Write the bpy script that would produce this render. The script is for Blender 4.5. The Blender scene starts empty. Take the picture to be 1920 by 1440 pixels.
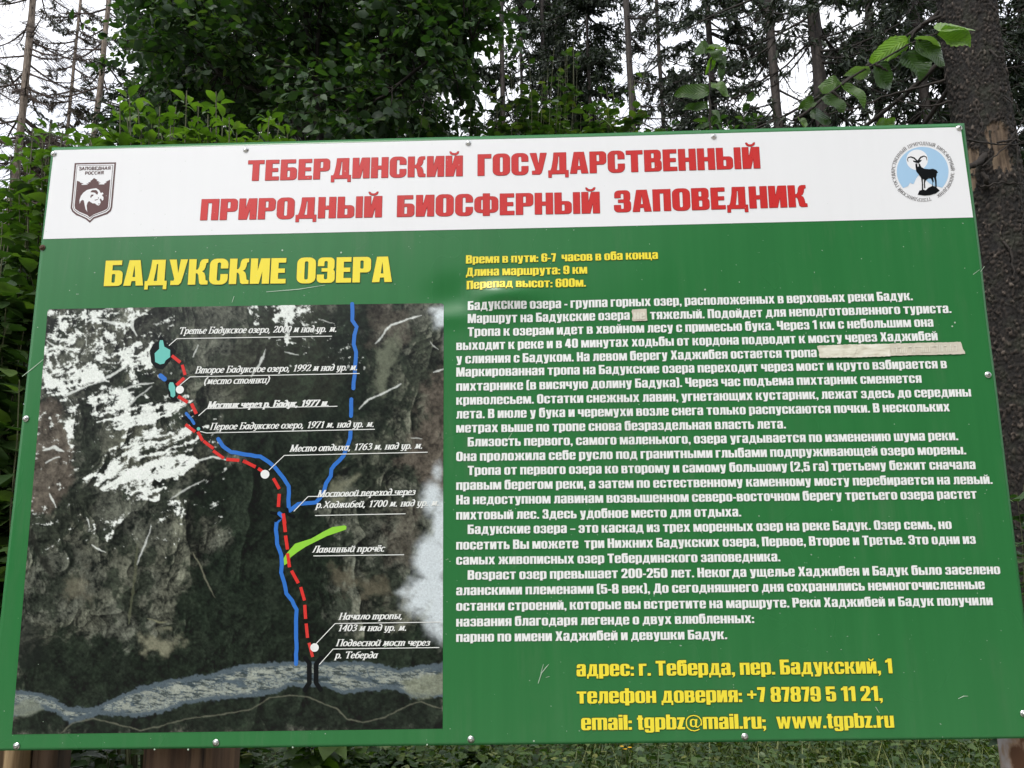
import bpy, math, random
import numpy as np
from mathutils import Vector
from mathutils.geometry import delaunay_2d_cdt

rnd = random.Random(7)
nr = np.random.default_rng(7)
sc = bpy.context.scene
COL = sc.collection

# ------------------------------------------------------------------ camera
FPX = 1480.0                      # focal length in pixels of the 1920 px wide photograph
YAW, PITCH, ROLL = -0.0210, 0.1881, -0.0151
BZ = 1.10                         # height of the lower edge of the board
CAM = np.array([0.0515, -1.5996, BZ + 0.392])
cy_, sy_ = math.cos(YAW), math.sin(YAW)
cp_, sp_ = math.cos(PITCH), math.sin(PITCH)
FWD = np.array([sy_ * cp_, cy_ * cp_, sp_])
_r = np.array([cy_, -sy_, 0.0])
_u = np.cross(_r, FWD)
RIGHT = _r * math.cos(ROLL) + _u * math.sin(ROLL)
UP = -_r * math.sin(ROLL) + _u * math.cos(ROLL)
cam_d = bpy.data.cameras.new('camera')
cam = bpy.data.objects.new('camera', cam_d)
COL.objects.link(cam)
cam_d.sensor_fit = 'HORIZONTAL'
cam_d.sensor_width = 36.0
cam_d.lens = 36.0 * FPX / 1920.0
cam_d.clip_start = 0.05
cam_d.clip_end = 5000
from mathutils import Matrix
cam.matrix_world = Matrix((
    (RIGHT[0], UP[0], -FWD[0], CAM[0]),
    (RIGHT[1], UP[1], -FWD[1], CAM[1]),
    (RIGHT[2], UP[2], -FWD[2], CAM[2]),
    (0, 0, 0, 1)))
sc.camera = cam
sc.render.resolution_x, sc.render.resolution_y = 1024, 768

# ------------------------------------------------------------------ sky, sun, exposure
SUN_EL, SUN_AZ = math.radians(48), math.radians(205)   # azimuth clockwise from +Y: behind and left of the camera
world = bpy.data.worlds.new('World')
sc.world = world
world.use_nodes = True
wn, wl = world.node_tree.nodes, world.node_tree.links
wn.clear()
sky = wn.new('ShaderNodeTexSky')
sky.sky_type = 'NISHITA'
sky.sun_disc = False
sky.sun_elevation = SUN_EL
sky.sun_rotation = SUN_AZ
sky.air_density = 1.0
sky.dust_density = 4.0
hs = wn.new('ShaderNodeHueSaturation'); hs.inputs['Saturation'].default_value = 0.16
wl.new(sky.outputs[0], hs.inputs['Color'])
wc = wn.new('ShaderNodeTexCoord')
wnz = wn.new('ShaderNodeTexNoise'); wnz.inputs['Scale'].default_value = 2.2; wnz.inputs['Detail'].default_value = 5
wl.new(wc.outputs['Generated'], wnz.inputs['Vector'])
wr = wn.new('ShaderNodeValToRGB')
wr.color_ramp.elements[0].position = 0.35; wr.color_ramp.elements[0].color = (8.2, 8.8, 10.2, 1)
wr.color_ramp.elements[1].position = 0.65; wr.color_ramp.elements[1].color = (12.5, 12.5, 12.8, 1)
wl.new(wnz.outputs['Fac'], wr.inputs['Fac'])
wm = wn.new('ShaderNodeMixRGB'); wm.inputs['Fac'].default_value = 0.8
wl.new(hs.outputs[0], wm.inputs['Color1']); wl.new(wr.outputs[0], wm.inputs['Color2'])
bg = wn.new('ShaderNodeBackground'); bg.inputs['Strength'].default_value = 0.12
wl.new(wm.outputs[0], bg.inputs['Color'])
wo = wn.new('ShaderNodeOutputWorld'); wl.new(bg.outputs[0], wo.inputs[0])
sun_d = bpy.data.lights.new('sun', 'SUN')
sun_d.energy = 1.5; sun_d.angle = math.radians(14); sun_d.color = (1.0, 0.96, 0.9)
sun = bpy.data.objects.new('sun', sun_d); COL.objects.link(sun)
sdir = Vector((math.sin(SUN_AZ) * math.cos(SUN_EL), math.cos(SUN_AZ) * math.cos(SUN_EL), math.sin(SUN_EL)))
sun.rotation_euler = (-sdir).to_track_quat('-Z', 'Y').to_euler()
sun.location = (-4, -10, 12)
sc.view_settings.view_transform = 'Standard'
sc.view_settings.look = 'None'
sc.view_settings.exposure = 0.42
sc.view_settings.gamma = 1.0
sc.view_settings.use_curve_mapping = False
try:
    sc.cycles.max_bounces = 6; sc.cycles.diffuse_bounces = 3; sc.cycles.transparent_max_bounces = 4
except Exception:
    pass

# ------------------------------------------------------------------ helpers
def ray(x, y):
    x = np.asarray(x, float); y = np.asarray(y, float)
    return (RIGHT[None] * ((x - 960) / FPX)[..., None] + UP[None] * ((720 - y) / FPX)[..., None] + FWD[None])

def on_plane(x, y, yy):
    """world point where the sight line through photo pixel (x, y) meets the vertical plane Y = yy"""
    d = ray(np.atleast_1d(x), np.atleast_1d(y))
    t = (yy - CAM[1]) / d[:, 1]
    return CAM[None] + d * t[:, None]

def link(o, parent=None):
    COL.objects.link(o)
    if parent is not None:
        o.parent = parent
    return o

def mesh_obj(name, V, F, mat, parent=None, attr=None, smooth=False):
    """V (n,3); F: (m,3) or (m,4) array, or list of such arrays"""
    me = bpy.data.meshes.new(name)
    Fs = F if isinstance(F, (list, tuple)) else [F]
    Fs = [np.asarray(f, np.int64) for f in Fs if len(f)]
    V = np.asarray(V, np.float32)
    loops = np.concatenate([f.ravel() for f in Fs]) if Fs else np.zeros(0, np.int64)
    tot = np.concatenate([np.full(len(f), f.shape[1]) for f in Fs]) if Fs else np.zeros(0, np.int64)
    start = np.concatenate([[0], np.cumsum(tot)[:-1]]) if len(tot) else tot
    me.vertices.add(len(V)); me.vertices.foreach_set('co', V.ravel())
    me.loops.add(len(loops)); me.loops.foreach_set('vertex_index', loops.astype(np.int32))
    me.polygons.add(len(tot))
    me.polygons.foreach_set('loop_start', start.astype(np.int32))
    me.polygons.foreach_set('loop_total', tot.astype(np.int32))
    if smooth:
        me.polygons.foreach_set('use_smooth', np.ones(len(tot), bool))
    me.update(calc_edges=True)
    if attr is not None:
        for k, a in attr.items():
            a = np.asarray(a, np.float32)
            if a.ndim == 2:
                at = me.attributes.new(k, 'FLOAT_COLOR', 'POINT')
                if a.shape[1] == 3: a = np.concatenate([a, np.ones((len(a), 1), np.float32)], 1)
                at.data.foreach_set('color', a.ravel())
            else:
                at = me.attributes.new(k, 'FLOAT', 'POINT')
                at.data.foreach_set('value', a)
    me.materials.append(mat)
    o = bpy.data.objects.new(name, me)
    return link(o, parent)

def tag(o, label=None, cat=None, group=None, kind=None):
    if label: o['label'] = label
    if cat: o['category'] = cat
    if group: o['group'] = group
    if kind: o['kind'] = kind
    return o

def empty(name, loc):
    o = bpy.data.objects.new(name, None)
    o.empty_display_size = 0.1
    o.location = loc
    return link(o)

def to_parent(o, parent):
    """parent a world-space mesh under an Empty that stands at parent.location"""
    o.parent = parent
    o.location = -parent.location
    return o

# ------------------------------------------------------------------ materials
def new_mat(name):
    m = bpy.data.materials.new(name); m.use_nodes = True
    nt = m.node_tree; nt.nodes.clear()
    out = nt.nodes.new('ShaderNodeOutputMaterial')
    p = nt.nodes.new('ShaderNodeBsdfPrincipled')
    nt.links.new(p.outputs[0], out.inputs[0])
    return m, nt, p, out

def coords(nt, scale=(1, 1, 1), kind='Object'):
    tc = nt.nodes.new('ShaderNodeTexCoord'); mp = nt.nodes.new('ShaderNodeMapping')
    mp.inputs['Scale'].default_value = scale
    nt.links.new(tc.outputs[kind], mp.inputs['Vector'])
    return mp.outputs[0]

def noise(nt, vec, scale, detail=4, rough=0.55):
    n = nt.nodes.new('ShaderNodeTexNoise')
    n.inputs['Scale'].default_value = scale; n.inputs['Detail'].default_value = detail
    n.inputs['Roughness'].default_value = rough
    nt.links.new(vec, n.inputs['Vector'])
    return n.outputs['Fac']

def ramp(nt, fac, stops):
    r = nt.nodes.new('ShaderNodeValToRGB')
    while len(r.color_ramp.elements) < len(stops): r.color_ramp.elements.new(0.5)
    for e, (p, c) in zip(r.color_ramp.elements, stops):
        e.position = p; e.color = (*c, 1) if len(c) == 3 else c
    nt.links.new(fac, r.inputs['Fac'])
    return r.outputs[0]

def mix(nt, a, b, fac, mode='MIX'):
    m = nt.nodes.new('ShaderNodeMixRGB'); m.blend_type = mode
    for s, v in ((1, a), (2, b)):
        if isinstance(v, tuple): m.inputs[s].default_value = (*v, 1)
        else: nt.links.new(v, m.inputs[s])
    if isinstance(fac, float): m.inputs[0].default_value = fac
    else: nt.links.new(fac, m.inputs[0])
    return m.outputs[0]

def bump(nt, p, h, strength, dist):
    b = nt.nodes.new('ShaderNodeBump'); b.inputs['Strength'].default_value = strength
    b.inputs['Distance'].default_value = dist
    nt.links.new(h, b.inputs['Height']); nt.links.new(b.outputs[0], p.inputs['Normal'])

def attr_node(nt, name, out='Fac'):
    a = nt.nodes.new('ShaderNodeAttribute'); a.attribute_name = name
    return a.outputs[out]

def print_mat(name, col, rough=0.32, speck=0.0, dirt=0.12, grime=0.80, spec=0.42):
    """glossy printed film: even ink with faint grime streaks and tiny spots"""
    m, nt, p, o = new_mat(name)
    v = coords(nt)
    streak = noise(nt, coords(nt, (34, 1, 1.3)), 1.0, 3)
    big = noise(nt, v, 2.3, 3)
    p.inputs['Specular IOR Level'].default_value = spec
    dark = tuple(c * (1 - dirt) for c in col)
    lite = tuple(min(1, c * (1 + dirt * 0.6) + 0.006) for c in col)
    c = ramp(nt, streak, [(0.38, dark), (0.62, lite)])
    c = mix(nt, c, col, 0.75)
    if speck:
        s = noise(nt, v, 260, 2)
        c2 = ramp(nt, s, [(0.66, (0, 0, 0)), (0.72, (1, 1, 1))])
        c = mix(nt, c, tuple(x * 0.35 for x in col), mix(nt, c2, (0, 0, 0), 1 - speck))
    # dust specks
    d = noise(nt, v, 150, 1)
    dm = ramp(nt, d, [(0.775, (0, 0, 0)), (0.79, (1, 1, 1))])
    c = mix(nt, c, (0.55, 0.6, 0.55), mix(nt, dm, (0, 0, 0), 0.55))
    # dried rain runs and grime, thicker in places
    gr = noise(nt, coords(nt, (22, 1, 2.2)), 1.0, 5, .7)
    gr2 = noise(nt, v, 3.4, 4)
    gm = mix(nt, ramp(nt, gr, [(0.50, (0, 0, 0)), (0.75, (1, 1, 1))]), ramp(nt, gr2, [(0.42, (0, 0, 0)), (0.62, (1, 1, 1))]), 1.0, 'MULTIPLY')
    c = mix(nt, c, (0.20, 0.21, 0.17), mix(nt, gm, (0, 0, 0), grime))
    nt.links.new(c, p.inputs['Base Color'])
    rr = nt.nodes.new('ShaderNodeMapRange')
    rr.inputs['To Min'].default_value = rough - 0.09; rr.inputs['To Max'].default_value = rough + 0.14
    nt.links.new(big, rr.inputs['Value']); nt.links.new(rr.outputs[0], p.inputs['Roughness'])
    bump(nt, p, noise(nt, v, 420, 2), 0.06, 0.0006)
    return m

def plain(name, col, rough=0.6, metal=0.0, var=0.15, scale=20, bmp=0.2, bd=0.002):
    m, nt, p, o = new_mat(name)
    v = coords(nt)
    n = noise(nt, v, scale, 5)
    c = ramp(nt, n, [(0.3, tuple(x * (1 - var) for x in col)), (0.7, tuple(min(1, x * (1 + var)) for x in col))])
    nt.links.new(c, p.inputs['Base Color'])
    p.inputs['Roughness'].default_value = rough; p.inputs['Metallic'].default_value = metal
    bump(nt, p, n, bmp, bd)
    return m

def leaf_mat(name, stops, rough=0.42, trans=0.3, tcol=None):
    m, nt, p, out = new_mat(name)
    a = attr_node(nt, 'rnd')
    c = ramp(nt, a, stops)
    v = coords(nt)
    c = mix(nt, c, tuple(x * 0.6 for x in stops[0][1]), ramp(nt, noise(nt, v, 60, 3), [(0.5, (0, 0, 0)), (0.8, (.5, .5, .5))]))
    nt.links.new(c, p.inputs['Base Color'])
    p.inputs['Roughness'].default_value = rough
    bump(nt, p, noise(nt, v, 120, 2), 0.25, 0.003)
    t = nt.nodes.new('ShaderNodeBsdfTranslucent')
    tc = mix(nt, c, (1.5, 1.9, 0.45), 1.0, 'MULTIPLY')
    nt.links.new(tc, t.inputs['Color'])
    ms = nt.nodes.new('ShaderNodeMixShader'); ms.inputs[0].default_value = trans
    nt.links.new(p.outputs[0], ms.inputs[1]); nt.links.new(t.outputs[0], ms.inputs[2])
    nt.links.new(ms.outputs[0], out.inputs[0])
    return m

M_green = print_mat('green print', (0.026, 0.165, 0.046), 0.24)
M_white = print_mat('white print', (0.80, 0.81, 0.825), 0.33, dirt=0.015, grime=0.95)
M_red = print_mat('red print', (0.56, 0.022, 0.020), 0.33, speck=0.55)
M_yellow = print_mat('yellow print', (0.86, 0.72, 0.045), 0.35, dirt=0.05)
M_text = print_mat('white lettering print', (0.80, 0.82, 0.80), 0.35, dirt=0.03)
M_outline = print_mat('dark lettering outline print', (0.02, 0.05, 0.015), 0.35)
M_maroon = print_mat('maroon print', (0.085, 0.030, 0.028), 0.35)
M_black = print_mat('black print', (0.003, 0.004, 0.005), 0.33, spec=0.22, grime=0.985, dirt=0.0)
M_grey = print_mat('grey lettering print', (0.17, 0.16, 0.16), 0.35)
M_sky = print_mat('pale blue print', (0.36, 0.56, 0.76), 0.35, dirt=0.03)
M_blue = print_mat('blue print', (0.025, 0.16, 0.56), 0.33)
M_trail = print_mat('trail red print', (0.66, 0.028, 0.022), 0.33)
M_lime = print_mat('lime print', (0.27, 0.62, 0.045), 0.33)
M_teal = print_mat('teal print', (0.14, 0.52, 0.46), 0.33)
M_capt = print_mat('caption print', (0.78, 0.80, 0.77), 0.35, dirt=0.04)

# ------------------------------------------------------------------ board surface
def dent(X, Z):
    d = 0.0016 * np.sin(X * 3.1 + 0.6) * np.cos(Z * 4.3 + 0.4) + 0.0007 * np.sin(X * 8.7) * np.sin(Z * 7.1 + 1)
    for (bx, by, s1, s2, a) in ((945, 553, .062, .028, .0120), (846, 592, .045, .022, .0045), (856, 560, .05, .04, -.006), (1010, 610, .10, .05, -.0025),
                                (1215, 520, .13, .09, .0022), (1900, 600, .12, .1, -.003), (300, 480, .22, .10, .002)):
        c = on_plane(bx, by, 0.0)[0]
        d = d + a * np.exp(-(((X - c[0]) / s1) ** 2 + ((Z - c[2]) / s2) ** 2))
    return d

def board_pts(x, y, off):
    """photo pixels -> points on the face of the board, off metres proud of the sheet"""
    P = on_plane(np.asarray(x, float), np.asarray(y, float), 0.0)
    P[:, 1] = -off - dent(P[:, 0], P[:, 2])
    return P

def quad_grid(corners, nx, ny):
    (ax, ay), (bx, by), (cx, cy), (dx, dy) = corners          # TL TR BR BL in pixels
    u, v = np.meshgrid(np.linspace(0, 1, nx), np.linspace(0, 1, ny))
    u = u.ravel(); v = v.ravel()
    x = (1 - v) * ((1 - u) * ax + u * bx) + v * ((1 - u) * dx + u * cx)
    y = (1 - v) * ((1 - u) * ay + u * by) + v * ((1 - u) * dy + u * cy)
    i = np.arange(nx * ny).reshape(ny, nx)
    F = np.stack([i[:-1, :-1], i[1:, :-1], i[1:, 1:], i[:-1, 1:]], -1).reshape(-1, 4)
    return x, y, F

board = empty('information_board', (0, 0, 0))
tag(board, 'large green and white trail information board with a satellite map, screwed to posts', 'sign')

PANEL = [(98, 277), (1808, 231), (1949, 1384), (-27, 1408)]
nx, ny = 280, 190
x, y, F = quad_grid(PANEL, nx, ny)
Pf = board_pts(x, y, 0.0)
# folded edge: sheet turns back 14 mm on every side
i = np.arange(nx * ny).reshape(ny, nx)
rim = np.concatenate([i[0, :], i[1:, -1], i[-1, -2::-1], i[-2:0:-1, 0]])
Pb = Pf[rim].copy(); Pb[:, 1] = 0.012
n0 = len(Pf); k = len(rim)
a = np.arange(k); b = (a + 1) % k
side = np.stack([rim[a], rim[b], n0 + b, n0 + a], -1)
V = np.concatenate([Pf, Pb])
mesh_obj('panel', V, [F, side], M_green, board)
M_ply = plain('weathered plywood', (0.42, 0.32, 0.20), 0.8, var=0.3, scale=14)
def box_between(name, x0, x1, y0, y1, z0, z1, mat, parent):
    V = np.array([(x0, y0, z0), (x1, y0, z0), (x1, y1, z0), (x0, y1, z0), (x0, y0, z1), (x1, y0, z1), (x1, y1, z1), (x0, y1, z1)])
    F = np.array([(0, 3, 2, 1), (4, 5, 6, 7), (0, 1, 5, 4), (1, 2, 6, 5), (2, 3, 7, 6), (3, 0, 4, 7)])
    return mesh_obj(name, V, F, mat, parent)
tl, tr, br, bl = [on_plane(*p, 0.0)[0] for p in PANEL]
# plywood backing sheet, a hair wider than the tin on the left
Vb = []
for yy in (0.0135, 0.026):
    for p, dx, dz in ((tl, -0.006, -0.012), (tr, -0.004, -0.008), (br, -0.006, 0.008), (bl, 0.006, 0.008)):
        Vb.append((p[0] + dx, yy, p[2] + dz))
mesh_obj('backing_sheet', np.array(Vb), np.array([(0, 3, 2, 1), (4, 5, 6, 7), (0, 1, 5, 4), (1, 2, 6, 5), (2, 3, 7, 6), (3, 0, 4, 7)]), M_ply, board)
for nm, za in (('top_rail', tl[2] - 0.12), ('middle_rail', (tl[2] + bl[2]) / 2), ('bottom_rail', bl[2] + 0.10)):
    box_between(nm, bl[0] + 0.06, br[0] - 0.06, 0.0275, 0.070, za - 0.035, za + 0.035, M_ply, board)

x, y, F = quad_grid([(102, 282.5), (1801, 238.5), (1824, 408), (82, 449)], 150, 16)
mesh_obj('header_band', board_pts(x, y, 0.0006), F, M_white, board)

# ------------------------------------------------------------------ heavy condensed alphabet
def R(x0, y0, x1, y1): return [(x0, y0), (x1, y0), (x1, y1), (x0, y1)]
def RR(x0, y0, x1, y1, r, c='1111'):
    """rounded box, c = which corners are round: bl br tr tl"""
    out = []
    r = min(r, (x1 - x0) / 2, (y1 - y0) / 2)
    for k, (cx, cy, a0) in enumerate(((x0, y0, 180), (x1, y0, 270), (x1, y1, 0), (x0, y1, 90))):
        if c[k] == '1':
            ox = cx + (r if k in (0, 3) else -r); oy = cy + (r if k < 2 else -r)
            for t in range(5):
                an = math.radians(a0 + 22.5 * t)
                out.append((ox + r * math.cos(an), oy + r * math.sin(an)))
        else: out.append((cx, cy))
    return out
G = {}
def g(ch, w, *prims): G[ch] = (w, prims)
S = 25
breve = [(14, 121), (20, 121), (25, 114), (32, 112), (39, 114), (44, 121), (50, 121), (47, 110), (40, 105), (32, 103.5), (24, 105), (17, 110)]
g('А', 67, [(0, 0), (25, 0), (27, 18), (40, 18), (42, 0), (67, 0), (52, 100), (15, 100)], '-', [(29, 34), (38, 34), (33.5, 80)])
g('Б', 61, RR(0, 0, 61, 61, 15, '0110'), R(0, 0, S, 100), R(0, 82, 56, 100), '-', RR(S, 13, 36, 47, 4))
g('В', 63, RR(0, 0, 63, 54, 15, '0110'), RR(0, 48, 61, 100, 15, '0110'), '-', RR(S, 61, 36, 86, 4), RR(S, 14, 38, 44, 4))
g('Г', 50, R(0, 0, S, 100), R(0, 81, 50, 100))
g('Д', 74, [(8, 0), (8, 17), (12, 30), (18, 70), (20, 100), (66, 100), (66, 0)], R(0, 0, 74, 17), R(0, -16, 12, 3), R(62, -16, 74, 3), '-', [(30, 17), (41, 17), (41, 83), (37, 83), (35, 55)])
g('Е', 51, R(0, 0, S, 100), R(0, 82, 50, 100), R(0, 42, 47, 59), R(0, 0, 51, 18))
g('Ё', 51, R(0, 0, S, 100), R(0, 82, 50, 100), R(0, 42, 47, 59), R(0, 0, 51, 18), R(5, 106, 20, 120), R(30, 106, 45, 120))
KR = [(25, 58), (31, 60), (35, 70), (37, 88), (42, 97), (50, 100), (64, 100), (64, 86), (58, 84), (56, 68), (52, 57), (45, 52), (53, 46), (57, 34), (59, 17), (66, 14), (66, 0), (44, 0), (38, 5), (36, 20), (34, 36), (30, 44), (25, 45)]
g('К', 66, R(0, 0, S, 100), KR)
g('Ж', 102, R(39, 0, 63, 100), [(p[0] + 36, p[1]) for p in KR], [(66 - p[0], p[1]) for p in KR][::-1])
g('З', 60, RR(0, 0, 60, 56, 16, '1110'), RR(2, 46, 58, 100, 16, '0111'), '-', RR(24, 14, 35, 86, 5), R(-2, 33, 24.5, 66), '+', R(15, 44, 38, 58))
g('И', 64, R(0, 0, 24, 100), R(40, 0, 64, 100), [(22, 0), (30, 0), (42, 58), (42, 100), (34, 100), (22, 42)])
g('Й', 64, R(0, 0, 24, 100), R(40, 0, 64, 100), [(22, 0), (30, 0), (42, 58), (42, 100), (34, 100), (22, 42)], breve)
g('Л', 64, [(0, 0), (18, 0), (26, 7), (30, 30), (31, 82), (39, 82), (39, 0), (64, 0), (64, 100), (10, 100), (9, 30), (5, 18), (0, 17)])
g('М', 84, R(0, 0, 22, 100), R(62, 0, 84, 100), [(8, 100), (31, 100), (42, 44), (53, 100), (76, 100), (52, 0), (32, 0)])
g('Н', 64, R(0, 0, S, 100), R(39, 0, 64, 100), R(0, 41, 64, 59))
g('О', 63, RR(0, -1, 63, 101, 22), '-', RR(25.5, 14, 37.5, 86, 6))
g('П', 64, R(0, 0, S, 100), R(39, 0, 64, 100), R(0, 82, 64, 100))
g('Р', 61, R(0, 0, S, 100), RR(0, 39, 61, 100, 15, '0110'), '-', RR(S, 54, 36, 86, 4))
g('С', 62, RR(0, -1, 62, 101, 22), '-', RR(25.5, 14, 37, 86, 6), R(36, 40, 64, 62))
g('Т', 61, R(0, 82, 61, 100), R(18, 0, 43, 100))
g('У', 62, [(0, 100), (24, 100), (32, 46), (38, 100), (62, 100), (47, 24), (43, 8), (36, 0), (8, 0), (8, 17), (18, 17), (20, 24)])
g('Ф', 84, RR(0, 12, 84, 88, 20), '-', RR(23, 26, 61, 74, 5), '+', R(30, -2, 54, 102))
g('Х', 67, [(0, 0), (24, 0), (33, 32), (42, 0), (67, 0), (49, 51), (65, 100), (42, 100), (34, 72), (26, 100), (2, 100), (18, 51)])
g('Ц', 72, R(0, 0, S, 100), R(39, 0, 64, 100), R(0, 0, 72, 18), R(60, -16, 72, 2))
g('Ч', 62, RR(0, 36, 40, 100, 14, '1000'), R(37, 0, 62, 100), '-', R(S, 54, 37, 101))
g('Ш', 92, R(0, 0, 92, 18), R(0, 0, 23, 100), R(34.5, 0, 57.5, 100), R(69, 0, 92, 100))
g('Щ', 100, R(0, 0, 100, 18), R(0, 0, 23, 100), R(34.5, 0, 57.5, 100), R(69, 0, 92, 100), R(88, -16, 100, 2))
g('Ь', 60, RR(0, 0, 60, 59, 15, '0110'), R(0, 0, S, 100), '-', RR(S, 14, 36, 45, 4))
g('Ъ', 72, RR(12, 0, 72, 59, 15, '0110'), R(12, 0, 37, 100), R(0, 82, 30, 100), '-', RR(37, 14, 48, 45, 4))
g('Ы', 90, RR(0, 0, 60, 59, 15, '0110'), R(0, 0, S, 100), R(66, 0, 90, 100), '-', RR(S, 14, 36, 45, 4))
g('Э', 62, RR(0, -1, 62, 101, 22), '-', RR(25, 14, 37, 86, 6), R(-2, 34, 26, 66), '+', R(12, 42, 40, 59))
g('Ю', 92, R(0, 0, 23, 100), RR(32, -1, 92, 101, 20), R(20, 42, 40, 60), '-', RR(56, 14, 68, 86, 6))
g('Я', 62, R(37, 0, 62, 100), RR(1, 40, 62, 100, 15, '1001'), [(0, 0), (25, 0), (33, 42), (40, 42), (40, 60), (10, 48)], '-', RR(26, 55, 37, 86, 4))
def squash(ch, h=0.81, w=0.94):
    W, prims = G[ch]
    out = []
    for p in prims:
        out.append(p if isinstance(p, str) else [(a * w, b * h if 0 <= b <= 100 else (b if b < 0 else 100 * h + (b - 100))) for a, b in p])
    return W * w, out
for lo, hi in zip('вгджзийклмнопстхцчшщьъыэюяё', 'ВГДЖЗИЙКЛМНОПСТХЦЧШЩЬЪЫЭЮЯЁ'):
    G[lo] = squash(hi)
H = 81
g('а', 58, RR(2, 42, 57, 82, 14, '0011'), RR(0, -1, 36, 49, 13, '1001'), R(33, 0, 57, 66), '-', RR(24, 50, 33, 71, 4), R(0, 46, 24.5, 56), RR(23, 11, 33, 36, 4))
g('б', 60, RR(0, -1, 60, 80, 17), RR(0, 30, 50, 103, 18, '0001'), '-', RR(24, 11, 36, 64, 5), R(40, 80, 62, 86), [(24, 80), (60, 80), (60, 70), (48, 76), (24, 74)], '+', RR(34, 40, 60, 79, 12, '0010'), R(20, 84, 57, 103))
g('е', 59, RR(0, -1, 59, 82, 17), '-', RR(24, 47, 35, 70, 4), RR(24, 11, 35, 37, 4), R(34, 27, 61, 37))
g('р', 60, R(0, -16, 24, 81), RR(6, 0, 60, 82, 14, '0110'), '-', RR(24, 12, 36, 70, 5))
g('у', 58, [(0, 81), (24, 81), (30, 36), (36, 81), (58, 81), (47, 8), (43, -9), (35, -16), (6, -16), (6, -2), (16, -2), (19, 4)])
g('ф', 88, RR(0, 0, 88, 81, 16), '-', RR(24, 12, 64, 69, 4), '+', R(32, -16, 56, 100))
g('0', 61, RR(0, -1, 61, 101, 21), '-', RR(25, 14, 36, 86, 6))
g('1', 40, R(16, 0, 40, 100), [(0, 72), (18, 76), (18, 94), (30, 100), (22, 100), (0, 86)])
g('2', 59, RR(0, 55, 59, 101, 20, '0011'), '-', RR(24, 50, 35, 87, 5), R(-1, 50, 24.5, 66), '+', [(0, 0), (58, 0), (58, 17), (30, 17), (54, 48), (59, 66), (59, 74), (35, 74), (34, 62), (26, 48), (0, 14)])
G['3'] = G['З']
g('4', 62, R(29, 0, 53, 100), R(0, 18, 62, 36), [(0, 36), (0, 24), (24, 24), (24, 36), (31, 70), (31, 100), (22, 100)])
g('5', 60, RR(0, -1, 60, 66, 17, '1110'), R(0, 50, 24, 100), R(0, 82, 55, 100), '-', RR(24, 12, 35, 53, 5), R(-1, 34, 24.5, 44))
g('6', 61, RR(0, -1, 61, 101, 20), '-', RR(24.5, 12, 36, 50, 5), RR(24.5, 62, 36, 87, 4), R(36, 60, 62, 67), [(36, 60), (62, 60), (62, 66), (36, 66)])
g('7', 48, [(0, 100), (48, 100), (48, 82), (35, 0), (10, 0), (25, 81), (0, 81)])
g('8', 61, RR(0, -1, 61, 55, 17), RR(1, 46, 60, 101, 17), '-', RR(24.5, 12, 36.5, 43, 4), RR(24.5, 60, 36, 88, 4))
g('9', 61, RR(0, -1, 61, 101, 20), '-', RR(25, 50, 36.5, 88, 5), RR(25, 13, 36.5, 38, 4), R(-1, 33, 25, 40))
g('.', 20, R(0, 0, 20, 18)); g(',', 20, R(0, 0, 20, 18), [(8, 0), (20, 0), (20, -6), (9, -16), (3, -16), (8, -8)])
g(':', 20, R(0, 0, 20, 18), R(0, 44, 20, 62)); g(';', 20, R(0, 0, 20, 18), R(0, 44, 20, 62), [(8, 0), (20, 0), (20, -6), (9, -16), (3, -16), (8, -8)])
g('-', 30, R(0, 30, 30, 45)); g('–', 48, R(0, 34, 48, 46)); g('+', 56, R(0, 43, 56, 57), R(21, 22, 35, 78))
g('(', 30, RR(0, -8, 40, 106, 16, '1001'), '-', RR(22, 4, 45, 94, 7), R(30, -9, 46, 107))
g(')', 30, RR(-10, -8, 30, 106, 16, '0110'), '-', RR(-12, 4, 8, 94, 7), R(-14, -9, 0, 107))
G['e'] = G['е']; G['a'] = G['а']; G['p'] = G['р']
g('m', 90, R(0, 0, 23, 81), RR(6, 0, 56, 82, 11, '0010'), RR(50, 0, 90, 82, 11, '0010'), R(50, 30, 60, 80), '-', R(23, -1, 33.5, 70), R(56.5, -1, 67, 70))
g('i', 24, R(0, 0, 24, 81), R(0, 88, 24, 101)); g('l', 24, R(0, 0, 24, 100))
g('t', 38, R(7, 14, 31, 96), R(0, 67, 37, 81), RR(7, -1, 38, 30, 9, '1000'), '-', R(31, 14, 40, 31))
g('g', 59, RR(0, 10, 40, 82, 14, '1001'), R(34, 0, 58, 81), RR(2, -20, 58, 20, 13, '1100'), '-', RR(24, 24, 34.5, 70, 4), R(0, 2, 34, 9.8), R(24, -8, 34.5, 3), '+', R(34, 0, 58, 40))
g('b', 60, R(0, 0, 24, 100), RR(6, 0, 60, 82, 14, '0110'), '-', RR(24, 12, 36, 70, 5))
g('z', 46, R(0, 66, 46, 81), R(0, 0, 46, 15), [(0, 0), (24, 0), (46, 81), (21, 81)])
g('r', 42, R(0, 0, 24, 81), [(22, 60), (28, 74), (42, 82), (42, 60), (30, 58), (24, 50), (20, 40)])
g('u', 59, R(35, 0, 59, 81), RR(0, -1, 40, 81, 12, '1000'), '-', R(24, 11, 35, 82))
g('w', 92, [(0, 81), (22, 81), (29, 34), (36, 81), (56, 81), (63, 34), (70, 81), (92, 81), (76, 0), (53, 0), (46, 42), (39, 0), (16, 0)])
g('@', 96, RR(0, -14, 96, 96, 46), '-', RR(7, -7, 89, 89, 40), R(70, 2, 97, 24), '+', RR(24, 14, 62, 70, 18), [(58, 68), (70, 68), (64, 22), (70, 16), (84, 30), (92, 50), (86, 26), (72, 10), (56, 12)], '-', RR(36, 22, 54, 62, 9))

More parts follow.
